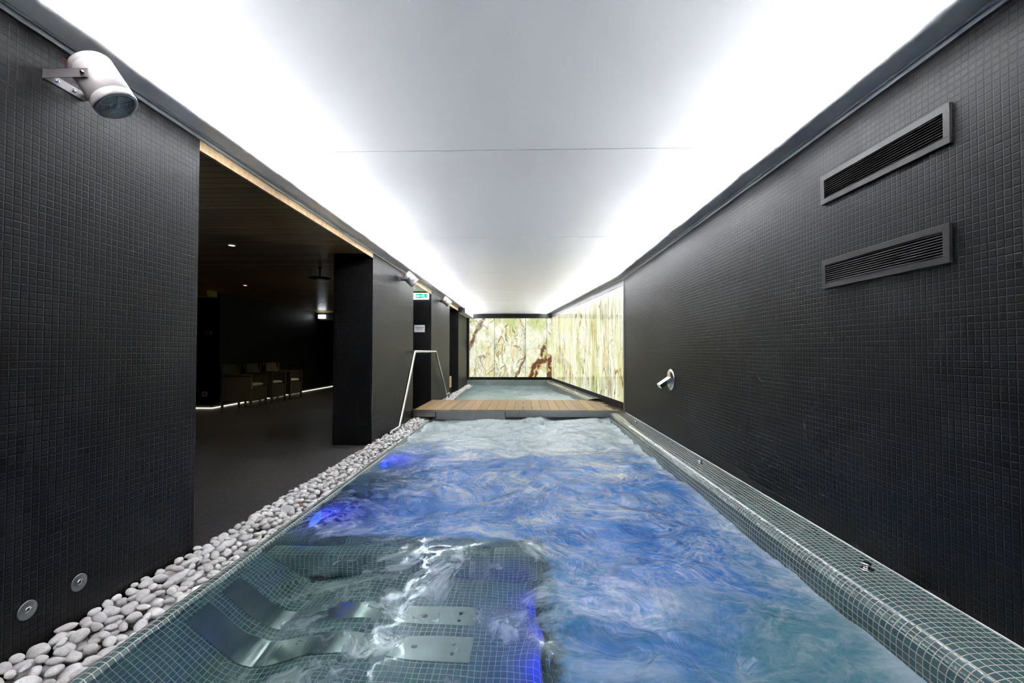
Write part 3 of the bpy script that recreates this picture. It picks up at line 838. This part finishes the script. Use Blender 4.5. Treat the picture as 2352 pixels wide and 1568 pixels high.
# ------------------------------------------------------------------ handrail in front of the side doorway
root = empty('handrail', (0, 0, 0))
def bend(pts, r, k=6):
    out = [Vector(pts[0])]
    for a, b, c in zip(pts, pts[1:], pts[2:]):
        a, b, c = Vector(a), Vector(b), Vector(c)
        u = (a - b).normalized(); v = (c - b).normalized()
        for i in range(k + 1):
            t = i / k
            out.append((b + u * r) * (1 - t) ** 2 + b * 2 * t * (1 - t) + (b + v * r) * t * t)
    out.append(Vector(pts[-1])); return out
RX = -1.705
m = MB(); m.tube(bend([(RX - .005, 5.80, .075), (RX, 6.20, .075), (RX, 7.08, 1.103), (RX, 8.78, 1.103), (RX, 10.05, .16), (RX, 10.35, .16)], .035), .021, 14)
m.build('rail_tube', M['rail'], root)
for y, z in ((7.10, 1.103), (7.12, 1.103)):
    m = MB(); m.tube([(XL + .002, y, z), (RX, y, z)], .013, 10); m.build('wall_bracket', M['rail'], root) if y > 7.11 else None
for (y, z) in ((5.80, .075), (10.35, .16)):
    m = MB(); m.tube([(RX, y, z), (RX, y, -.03)], .016, 10); m.lathe([(.03, 0), (.03, .02), (.02, .03)], 16, Matrix.Translation((RX, y, z - .025)))
    m.build('foot', M['rail'], root)
tag(root, 'stainless steel handrail rising from the pebbles and crossing the side opening', 'handrail')

# ------------------------------------------------------------------ sound projectors
def speaker(loc, ax, label, tilt=0.0):
    """loc = wall point of the bracket (x on the wall)"""
    root = empty('speaker', loc)
    ax = Vector(ax).normalized()
    c = Vector((.155, 0, .0))
    R, Lh = .074, .094
    M4 = Matrix.Translation(c) @ rot_to(ax)
    m = MB(); m.lathe([(R * .80, -Lh), (R * .93, -Lh + .003), (R, -Lh + .012), (R, -Lh + .028), (R - .0012, -Lh + .029), (R - .0012, -Lh + .031), (R, -Lh + .032), (R, Lh - .034), (R - .0012, Lh - .033), (R - .0012, Lh - .031), (R, Lh - .030), (R, Lh - .008), (R * .975, Lh), (R * .93, Lh + .001), (R * .91, Lh - .006)], 56, M4, cap=False)
    # back lid
    m.lathe([(.001, -Lh), (R * .80, -Lh)], 56, M4, cap=False)
    m.build('housing', M['white_plastic'], root)
    m = MB(); m.lathe([(R * .905, Lh - .006), (R * .001, Lh - .0065)], 40, M4, cap=False); m.build('cone', M['black'], root)
    m = MB()                                          # concentric grille
    r = .012
    while r < R * .86:
        if True:
            m.lathe([(r - .0013, Lh - .003), (r + .0013, Lh - .003), (r + .0013, Lh - .0005), (r - .0013, Lh - .0005), (r - .0013, Lh - .003)], 40, M4, cap=False)
        r += .0052
    m.lathe([(R * .84, Lh - .003), (R * .93, Lh - .003), (R * .93, Lh + .001), (R * .84, Lh + .001)], 40, M4, cap=False)
    m.lathe([(.009, Lh - .003), (.009, Lh + .001), (.0001, Lh + .001)], 20, M4, cap=False)
    for k in range(5):
        a = 2 * pi * k / 5 + .5
        m.box(.006, R * .86, -.0012, .0012, Lh - .0025, Lh + .0004, M4=M4 @ Matrix.Rotation(a, 4, 'Z'))
    m.build('grille', M['grille'], root)
    m = MB()                                          # U bracket
    hw = R + .004; hz = .017
    m.box(.001, .004, -hw - .003, hw + .003, -hz, hz)
    for s_ in (-1, 1):
        y0, y1 = sorted((s_ * hw, s_ * (hw + .003)))
        m.box(.001, .172, y0, y1, -hz, hz)
    m.build('bracket', M['bracket'], root, bevel=.0008)
    for s_ in (-1, 1):
        m = MB()
        Mk = Matrix.Translation((.155, s_ * (hw - .003), 0)) @ Matrix.Rotation(-s_ * pi / 2, 4, 'X')
        m.lathe([(.007, 0), (.007, .012), (.0045, .014), (.001, .014)], 14, Mk)
        m.build('bolt', M['polished'], root)
    for yy in (-.03, .035):
        m = MB()
        m.lathe([(.009, 0), (.008, .003), (.004, .006), (.001, .006)], 14, Matrix.Translation((.004, yy, 0)) @ Matrix.Rotation(pi / 2, 4, 'Y'))
        m.build('screw', M['polished'], root)
    m = MB(); b0 = M4 @ Vector((0, 0, -Lh)); 
    m.tube(bend([(.0, -.01, .10), (.03, -.012, .085), (.045, -.012, .02), tuple(b0 - Vector((.02, 0, .02))), tuple(b0)], .012, 4), .0028, 8)
    m.build('wire', M['redwire'], root)
    return tag(root, label, 'speaker', 'sound projectors under the ceiling')
speaker((XL, 1.705, 2.140), (.50, .10, -.80), 'largest white cylindrical speaker, bracketed to the near wall')
speaker((XL, 6.50, 2.150), (.72, .30, -.70), 'white cylindrical speaker on the pillar beside the exit opening')
speaker((XL, 9.55, 2.165), (.74, .30, -.68), 'smallest white cylindrical speaker, on the wall past the exit sign')

# ------------------------------------------------------------------ wall vents
def vent(y0, y1, z0, z1, label):
    root = empty('vent', (XR, (y0 + y1) / 2, (z0 + z1) / 2))
    hy, hz = (y1 - y0) / 2, (z1 - z0) / 2; b = .028; t = -.013
    m = MB()
    for (a0, a1, c0, c1) in ((-hy, hy, hz - b, hz), (-hy, hy, -hz, -hz + b), (-hy, -hy + b, -hz + b, hz - b), (hy - b, hy, -hz + b, hz - b)):
        m.box(t, -.0005, a0, a1, c0, c1)
    m.build('frame', M['vent'], root, bevel=.0015)
    m = MB(); m.box(-.0015, -.0005, -hy + b, hy - b, -hz + b, hz - b); m.build('duct_opening', M['void'], root)
    m = MB()
    n = 9; sp = (2 * hz - 2 * b) / n
    for i in range(n):
        z = -hz + b + sp * (i + .5)
        A = [(-.0115, z - .0006), (-.0095, z + .0016), (-.0022, z + .0052), (-.0030, z + .0032)]
        pts0 = [(p[0], -hy + b, p[1]) for p in A]; pts1 = [(p[0], hy - b, p[1]) for p in A]
        for k in range(4):
            k2 = (k + 1) % 4
            m.face([pts0[k], pts1[k], pts1[k2], pts0[k2]])
    m.build('louvre', M['vent'], root)
    return tag(root, label, 'vent')
vent(1.742, 2.488, 1.893, 2.048, 'upper dark grey slotted air vent on the right-hand mosaic wall')
vent(1.752, 2.488, 1.440, 1.593, 'lower dark grey slotted air vent on the right-hand mosaic wall')

# ------------------------------------------------------------------ water spout
root = empty('water_spout', (XR, 5.06, .796))
Mw = Matrix.Rotation(-pi / 2, 4, 'Y')
m = MB(); m.lathe([(.118, .0005), (.118, .006), (.112, .012), (.05, .014), (.001, .014)], 48, Mw); m.build('flange', M['rail'], root)
m = MB()
d = Vector((-.83, -.10, -.55)); Md = Matrix.Translation((-.010, 0, .010)) @ rot_to(d)
m.box(-.024, .024, -.036, .036, 0, .150, M4=Md); m.build('spout', M['rail'], root, bevel=.003)
tag(root, 'square chrome water spout on a round flange on the mosaic wall', 'spout')

# ------------------------------------------------------------------ steel discs low on the left wall
for (y, z, lab) in ((1.805, .177, 'round steel wall button, further of the two above the pebbles'), (1.614, .174, 'round steel wall button, nearer of the two above the pebbles')):
    root = empty('wall_button', (XL, y, z))
    Mw = Matrix.Rotation(pi / 2, 4, 'Y')
    m = MB(); m.lathe([(.033, .0005), (.033, .003), (.0315, .0045), (.012, .0045)], 40, Mw, cap=False); m.build('disc', M['steel'], root)
    m = MB(); m.lathe([(.012, .0045), (.012, .008), (.010, .009), (.0085, .0075), (.007, .0075), (.006, .009), (.001, .009)], 28, Mw, cap=False); m.build('knob', M['polished'], root)
    tag(root, lab, 'button', 'steel buttons on the left wall')

# ------------------------------------------------------------------ fittings on the right coping
def fitting(x, y, z, label, knob, blue, r=.030):
    root = empty('coping_fitting', (x, y, z))
    m = MB(); m.lathe([(r, -.003), (r, .003), (r * .92, .0055), (r * .5, .006), (r * .42, .004), (r * .36, .004), (.001, .0045)], 36, cap=False); m.build('flange', M['polished'], root)
    if knob:
        m = MB(); m.lathe([(r * .45, .004), (r * .45, .016), (r * .62, .018), (r * .64, .026), (r * .5, .030), (.001, .030)], 30, cap=False); m.build('knob', M['polished'], root)
    if blue:
        m = MB(); m.lathe([(r * .3, .0055), (r * .2, .007), (.0005, .007)], 16, Matrix.Translation((0, 0, .024 if knob else 0)), cap=False); m.build('led', M['blue_dot'], root)
    tag(root, label, 'fitting', 'round steel fittings on the pool coping')
fitting(1.505, 1.717, .134, 'flat round steel fitting on the coping, nearest one', False, False)
fitting(1.525, 2.087, .136, 'raised steel knob on the tiled coping, second from the front', True, False)
fitting(1.520, 3.99, .135, 'steel fitting with blue light on the coping, third from the front', True, True)
fitting(1.511, 5.03, .134, 'flat round steel fitting on the coping, fourth from the front', False, False)
fitting(1.515, 6.21, .135, 'steel fitting with blue light on the coping, nearest the bridge', True, True)

# ------------------------------------------------------------------ exit sign, notice, small plate
def rrect(m, x0, x1, z0, z1, y0, y1, r, mi=0):
    pts = []
    for cx_, cz_, a0 in ((x1 - r, z1 - r, 0), (x0 + r, z1 - r, pi / 2), (x0 + r, z0 + r, pi), (x1 - r, z0 + r, 3 * pi / 2)):
        for k in range(5):
            a = a0 + pi / 2 * k / 4; pts.append((cx_ + r * cos(a), cz_ + r * sin(a)))
    f = [(p[0], y0, p[1]) for p in pts]; b = [(p[0], y1, p[1]) for p in pts]
    m.face(f); m.face(b[::-1])
    n = len(pts)
    for i in range(n): m.face([f[i], b[i], b[(i + 1) % n], f[(i + 1) % n]])
def poly(m, pts, y): m.face([(p[0], y, p[1]) for p in pts])
root = empty('exit_sign', (-2.03, 8.76, 2.172))
m = MB(); rrect(m, -.195, .195, -.060, .060, -.075, 0, .018); m.build('housing', M['glow'], root)
m = MB(); rrect(m, -.168, .168, -.042, .042, -.0765, -.0755, .003); m.build('green_panel', M['green'], root)
m = MB(); Y = -.0775
poly(m, [(-.105, -.040), (-.042, -.040), (-.042, .040), (-.105, .040)], Y)                                    # door
poly(m, [(-.030, .0), (-.006, .026), (-.006, .009), (.044, .009), (.044, -.009), (-.006, -.009), (-.006, -.026)], Y)   # arrow
# running figure
poly(m, [(.094 + .009 * cos(a * pi / 4), .031 + .009 * sin(a * pi / 4)) for a in range(8)], Y)
poly(m, [(.078, .018), (.098, .022), (.106, -.004), (.090, -.008)], Y)
poly(m, [(.078, .018), (.080, .012), (.066, .002), (.060, .006)], Y)
poly(m, [(.098, .022), (.118, .008), (.124, .016), (.104, .026)], Y)
poly(m, [(.090, -.008), (.100, -.006), (.084, -.024), (.064, -.028), (.064, -.020), (.078, -.017)], Y)
poly(m, [(.106, -.004), (.098, -.008), (.112, -.022), (.128, -.036), (.134, -.030), (.120, -.014)], Y)
m.build('pictogram', M['glow'], root)
tag(root, 'green illuminated emergency exit sign with running figure and arrow', 'sign')

root = empty('notice', (-2.018, 8.757, 1.549))
m = MB(); m.box(-.103, .103, -.0012, 0, -.070, .070); m.build('sheet', M['paper'], root)
m = MB(); Y = -.0016
x = -.086
while x < .083:
    wd = random.uniform(.006, .010); poly(m, [(x, .016), (x + wd, .016), (x + wd, .026), (x, .026)], Y); x += wd + .0016
m.build('bold_heading', M['ink'], root)
m = MB()
for xa_, xb_ in ((-.064, .018), (.028, .066)):
    x = xa_
    while x < xb_ - .004:
        wd = random.uniform(.004, .008); poly(m, [(x, -.001), (x + wd, -.001), (x + wd, .0095), (x, .0095)], Y); x += wd + .0018
m.build('second_line', M['inkgrey'], root)
m = MB()
x = -.05
while x < .055:
    wd = random.uniform(.003, .008); poly(m, [(x, -.021), (x + wd, -.021), (x + wd, -.014), (x, -.014)], Y); x += wd + .003
m.build('third_line', M['inkgrey'], root)
tag(root, 'small white printed notice on the dark wall below the exit sign', 'notice')
root = empty('wall_plaque', (-1.965, 8.757, 1.062))
m = MB(); m.box(-.105, .095, -.004, 0, -.022, .022); m.build('plaque', M['darkmetal'], root, bevel=.001)
tag(root, 'narrow grey plaque on the dark wall behind the handrail', 'plaque')
root = empty('wooden_screen', (-1.83, 10.98, .36))
m = MB(); m.box(-.02, .035, .0, .30, -.135, .135); m.build('board', M['beige'], root, bevel=.003)
m = MB(); m.box(-.012, .027, .02, .06, -.36, -.135); m.build('leg', M['darkmetal'], root)
m = MB(); m.box(-.012, .027, .24, .28, -.36, -.135); m.build('leg', M['darkmetal'], root)
tag(root, 'small pale wooden board standing at the last opening', 'board')

# ------------------------------------------------------------------ side room: lights, shower, chairs
def downlight(x, y, label, on=True, r=.045):
    root = empty('downlight', (x, y, ZW))
    m = MB(); m.lathe([(r, -.0005), (r, -.006), (r * .8, -.008), (r * .72, -.003)], 28, cap=False); m.build('ring', M['alu'], root)
    m = MB(); m.lathe([(r * .73, -.0025), (.001, -.0025)], 24, cap=False); m.build('lamp_lens', M['lens'], root)
    L = bpy.data.lights.new('downlight_beam', 'SPOT'); L.energy = 20; L.spot_size = radians(95); L.spot_blend = .8; L.color = (1, .80, .55); L.shadow_soft_size = .03
    lo = bpy.data.objects.new('downlight_beam', L); COL.objects.link(lo); lo.parent = root; lo.location = (0, 0, -.02)
    tag(root, label, 'downlight', 'recessed lamps in the timber ceiling')
downlight(-3.20, 4.885, 'small round recessed ceiling lamp, nearest one, highest in the side room')
downlight(-4.90, 7.86, 'small round recessed ceiling lamp, between the nearest one and the chairs')
downlight(-4.92, 10.92, 'small round recessed ceiling lamp, furthest one above the emergency light')

root = empty('rain_shower', (-2.84, 6.25, ZW))
m = MB(); m.lathe([(.028, -.0005), (.028, -.008), (.011, -.012), (.011, -.118), (.02, -.13)], 20, cap=False); m.build('arm', M['darkmetal'], root)
m = MB(); m.lathe([(.001, -.125), (.03, -.130), (.145, -.140), (.150, -.146), (.146, -.152), (.001, -.153)], 48, cap=False); m.build('shower_head', M['darkmetal'], root)
tag(root, 'round dark shower head hanging from the timber ceiling', 'shower')

root = empty('emergency_light', (-5.86, 13.08, 2.118))
m = MB(); rrect(m, -.10, .095, -.055, .055, -.06, .018, .014); m.build('cover', M['signwhite'], root)
m = MB(); m.box(-.115, -.100, -.055, .018, -.05, .05); m.build('end_cap', M['black'], root)
tag(root, 'glowing white emergency light box at the far end of the side room', 'emergency light')

w = MB(); w.box(-6.049, -6.035, 8.70, 14.98, .004, .016); o = w.build('led_strip', M['led'])
tag(o, 'long glowing light strip along the foot of the lounge wall', 'light strip')
w = MB(); w.box(-9.0, -6.05, 8.684, 8.699, .004, .016); o = w.build('led_strip', M['led'])
tag(o, 'short glowing light strip round the corner left of the chairs', 'light strip')
w = MB(); w.box(-6.05, -6.042, 8.70, 14.98, .022, .060); struct(w, 'baseboard_left', M['alu'])
w = MB(); w.box(-9.0, -6.05, 8.692, 8.70, .022, .060); struct(w, 'baseboard_corner', M['alu'])

root = empty('wall_switch', (-6.14, 8.695, 1.465))
m = MB(); rrect(m, -.075, .065, -.045, .045, -.02, 0, .01); m.build('cover', M['pale'], root)
tag(root, 'pale box-shaped fitting high on the dark corner wall', 'wall fitting')
root = empty('wall_socket', (-6.19, 8.695, .28))
m = MB(); rrect(m, -.05, .05, -.05, .05, -.012, 0, .006); m.build('cover', M['pale'], root)
m = MB(); m.lathe([(.02, 0), (.02, .001)], 16, Matrix.Translation((0, -.0125, 0)) @ Matrix.Rotation(pi / 2, 4, 'X')); m.build('socket_hole', M['black'], root)
tag(root, 'square pale socket low on the dark corner wall', 'socket')

def chair(cushion=True):
    root = empty('rattan_armchair')
    W, D, sh, ah, bh = .262, .285, .40, .63, .84
    for sx in (-1, 1):
        m = MB(); m.box(sx * W - .018, sx * W + .018, -D - .018, -D + .018, 0, ah); m.build('leg', M['wicker'], root, bevel=.004)
        m = MB(); m.box(sx * W - .018, sx * W + .018, D - .018, D + .018, 0, bh); m.build('leg', M['wicker'], root, bevel=.004)
        m = MB(); m.box(sx * W - .026, sx * W + .026, -D - .02, D + .018, ah, ah + .025); m.build('armrest', M['wicker'], root, bevel=.006)
        m = MB(); m.box(sx * W - .010, sx * W + .010, -D + .018, D - .018, .12, ah); m.build('side_panel', M['wicker'], root)
    m = MB(); m.box(-W + .018, W - .018, -D - .006, -D + .012, .12, sh); m.build('front_panel', M['wicker'], root)
    m = MB(); m.box(-W + .012, W - .012, -D, D, sh - .02, sh); m.build('seat', M['wicker'], root)
    m = MB()
    rows = []
    for i in range(7):
        z = .62 + (bh - .62) * i / 6
        rows.append([(x_ * W, D - .01 + .05 * (1 - x_ * x_) * .5 + .09 * i / 6 - .02, z) for x_ in [k / 4 - 1 for k in range(9)]])
    m.grid(rows)
    m.grid([[(p[0], p[1] + .018, p[2]) for p in r][::-1] for r in rows])
    m.build('backrest', M['wicker'], root)
    if cushion:
        m = MB()
        rows = []
        n = 12
        for i in range(n + 1):
            z = -1 + 2 * i / n
            k = (1 - abs(z) ** 3.0) ** (1 / 3.0) if abs(z) < 1 else 0
            row = []
            for j in range(32):
                a = 2 * pi * j / 32
                ca, sa = cos(a), sin(a)
                r = 1 / (abs(ca) ** 6 + abs(sa) ** 6) ** (1 / 6)
                row.append(((W - .025) * r * ca * (.9 * k + .1 * (k > 0)), (D - .005) * r * sa * (.9 * k + .1 * (k > 0)) - .01, sh + .036 + .036 * z))
            rows.append(row)
        m.grid(rows, close=True)
        m.build('cushion', M['cushion'], root)
    return root
CH = [((-5.655, 9.10), pi / 2, 'rattan armchair with cream cushion, nearest one in the row, beside the wall corner', True),
      ((-5.655, 9.85), pi / 2, 'rattan armchair with cream cushion, middle one of the row', True),
      ((-5.655, 10.60), pi / 2, 'rattan armchair with cream cushion, furthest one in the row, towards the pillar', True)]
protoB = chair(True)
for i, ((x, y), rz, lab, cu) in enumerate(CH):
    o = protoB if i == 0 else copy_tree(protoB)
    o.location = (x, y, 0); o.rotation_euler = (0, 0, rz)
    tag(o, lab, 'chair', 'armchairs in a row along the lounge wall')

# ------------------------------------------------------------------ pebbles
def pebble_mesh(seed, sub, name):
    rs = random.Random(seed)
    bm = bmesh.new(); bmesh.ops.create_icosphere(bm, subdivisions=sub, radius=1.0)
    off = Vector((rs.uniform(0, 50), rs.uniform(0, 50), rs.uniform(0, 50)))
    e = rs.uniform(.0, .25)
    for v in bm.verts:
        d = v.co.normalized()
        k = 1 + .20 * noise.noise(d * .9 + off) + .07 * noise.noise(d * 2.2 + off)
        k *= 1 + e * d.x * .5
        v.co = d * k
    me = bpy.data.meshes.new(name); bm.to_mesh(me); bm.free()
    me.polygons.foreach_set('use_smooth', [True] * len(me.polygons))
    me.materials.append(M['stone'])
    return me
PM = [pebble_mesh(k, 3, 'pebble') for k in range(14)]
PL = [pebble_mesh(k, 2, 'pebble_low') for k in range(14)]

def drop(x0, x1, y0, y1, base, edge_fn, top_fn, count, smin, smax, seed, cell=.004, grow=1.0):
    rs = random.Random(seed)
    nx, ny = int((x1 - x0) / cell), int((y1 - y0) / cell)
    H = np.full((ny, nx), base, dtype=np.float32)
    out = []
    for it in range(count):
        a = rs.uniform(smin, smax) * (1.25 if rs.random() < .12 else 1.0); b = a * rs.uniform(.62, .92); c = b * rs.uniform(.62, .90)
        best = None
        for _ in range(7):
            cx = rs.uniform(x0 + b * .9, x1 - b * .75); cy = rs.uniform(y0 + .03, y1 - .03); ya = rs.uniform(0, pi)
            i0, i1 = max(0, int((cx - a - x0) / cell)), min(nx, int((cx + a - x0) / cell) + 1)
            j0, j1 = max(0, int((cy - a - y0) / cell)), min(ny, int((cy + a - y0) / cell) + 1)
            X, Y_ = np.meshgrid(x0 + (np.arange(i0, i1) + .5) * cell - cx, y0 + (np.arange(j0, j1) + .5) * cell - cy)
            u = X * cos(ya) + Y_ * sin(ya); v = -X * sin(ya) + Y_ * cos(ya)
            rr = (u / a) ** 2 + (v / b) ** 2
            ins = rr < 1
            if not ins.any(): continue
            hgt = c * np.sqrt(np.maximum(0, 1 - rr))
            z = float((H[j0:j1, i0:i1] + hgt)[ins].max())
            ztop = z + c
            lim = top_fn(cx)
            if ztop > lim: continue
            if best is None or z < best[0]: best = (z, cx, cy, ya, i0, i1, j0, j1, ins, hgt)
        if best is None: continue
        z, cx, cy, ya, i0, i1, j0, j1, ins, hgt = best
        sub = H[j0:j1, i0:i1]; sub[ins] = np.maximum(sub[ins], (z + hgt * .92)[ins])
        out.append((cx, cy, z, a, b, c, ya))
    return out, H
near, Hn = drop(XL, XPL, 1.25, BR0 + .25, -.085, None, lambda x: .052 - .050 * sm(-1.70, -1.54, x), 9000, .020, .041, 5)
far_, Hf = drop(XL + .0, XPL - .04, BR1 - .02, YE - .05, -.085, None, lambda x: .075 - .03 * sm(-1.70, -1.56, x), 5200, .022, .042, 8, cell=.006)
# keep only the stones that still show at the surface
def shows(p, H, x0, y0, cell):
    cx, cy, z, a, b, c, ya = p
    hit = 0; n = 0
    for k in range(12):
        r = .75 * b * (k % 3) / 2; an = k * pi / 6
        i = int((cx + r * cos(an) - x0) / cell); j = int((cy + r * sin(an) - y0) / cell)
        if 0 <= i < H.shape[1] and 0 <= j < H.shape[0]:
            n += 1; zz = z + c * sqrt(max(0, 1 - (r / b) ** 2))
            if H[j, i] < zz + .006: hit += 1
    return hit > 0
near = [p for p in near if shows(p, Hn, XL, 1.25, .004) or p[2] > -.03]
far_ = [p for p in far_ if shows(p, Hf, XL, BR1 - .02, .006)]
near.sort(key=lambda p: p[1])
def vis(p): return p[1] > 1.36
lead = [p for p in near if vis(p)]
top = [p for p in lead if shows(p, Hn, XL, 1.25, .004)]
top = sorted(top, key=lambda p: -p[3] / (p[1] ** 1.0))[:292]
cand = [p for p in lead if shows(p, Hn, XL, 1.25, .004) and p[2] + p[5] > -.01]
tgt = min(cand, key=lambda p: abs(p[1] - 3.26) + 2 * abs(p[0] + 1.60))
if tgt not in top: top.append(tgt)
topset = set(id(p) for p in top)
rest = [p for p in near if id(p) not in topset]
def pmat(p, rs):
    cx, cy, z, a, b, c, ya = p
    R = Matrix.Rotation(ya, 4, 'Z') @ Matrix.Rotation(rs.uniform(-.4, .4), 4, 'X') @ Matrix.Rotation(rs.uniform(-.35, .35), 4, 'Y')
    return Matrix.Translation((cx, cy, z)) @ R @ Matrix.Diagonal((a, b, c, 1))
rs = random.Random(3)
amber = simple('amber_stone', (.38, .22, .08), .5, 0, 90, .35)
for p in top:
    o = bpy.data.objects.new('pebble', PM[rs.randrange(14)]); COL.objects.link(o); o.matrix_world = pmat(p, rs)
    if p is tgt:
        o.data = o.data.copy(); o.data.materials.clear(); o.data.materials.append(amber)
        tag(o, 'brown amber-coloured pebble lying among the white pebbles', 'pebble')
    else:
        tag(o, 'smooth whitish pebble in the strip between the dark wall and the pool', 'pebble', 'white pebbles along the near pool')
def merge(ps, meshes, name, rs):
    V, F, n0 = [], [], 0
    cache = []
    for me in meshes:
        co = np.empty(len(me.vertices) * 3, dtype=np.float64); me.vertices.foreach_get('co', co); co = co.reshape(-1, 3)
        fi = np.array([list(p.vertices) for p in me.polygons]); cache.append((co, fi))
    for p in ps:
        co, fi = cache[rs.randrange(len(cache))]
        m4 = np.array(pmat(p, rs))
        V.append(co @ m4[:3, :3].T + m4[:3, 3]); F.append(fi + n0); n0 += len(co)
    V = np.concatenate(V); F = np.concatenate(F)
    me = bpy.data.meshes.new(name); me.from_pydata(V.tolist(), [], F.tolist())
    me.polygons.foreach_set('use_smooth', [True] * len(me.polygons)); me.materials.append(M['stone']); me.update()
    o = bpy.data.objects.new(name, me); COL.objects.link(o); return o
o = merge(rest, PL, 'pebbles', rs)
tag(o, 'mass of small white pebbles filling the rest of the strip up to the bridge', 'pebbles', kind='stuff')
o = merge(far_, PL, 'pebbles', rs)
tag(o, 'white pebbles beside the far pool, beyond the footbridge', 'pebbles', kind='stuff')
print('pebbles', len(near), len(top), len(rest), len(far_))

# ------------------------------------------------------------------ world, camera
wd = bpy.data.worlds.new('World'); S.world = wd; wd.use_nodes = True
wd.node_tree.nodes['Background'].inputs[0].default_value = (0, 0, 0, 1)
wd.node_tree.nodes['Background'].inputs[1].default_value = 0.0
cam = bpy.data.cameras.new('camera'); co = bpy.data.objects.new('camera', cam); COL.objects.link(co)
cam.sensor_width = 36; cam.sensor_fit = 'HORIZONTAL'; cam.lens = 36 * 1045 / 2352; cam.clip_start = .02; cam.clip_end = 100
co.location = (0, 0, CAM_Z)
co.rotation_euler = (pi / 2 + atan(23 / 1045), 0, atan(27 / 1045))
S.camera = co
cy = S.cycles
cy.max_bounces = 7; cy.diffuse_bounces = 3; cy.glossy_bounces = 3; cy.transmission_bounces = 4; cy.transparent_max_bounces = 6
cy.sample_clamp_indirect = 0.0; cy.blur_glossy = .5; cy.caustics_reflective = False
cy.use_light_tree = False; cy.use_denoising = True; cy.use_adaptive_sampling = True; cy.adaptive_threshold = .04
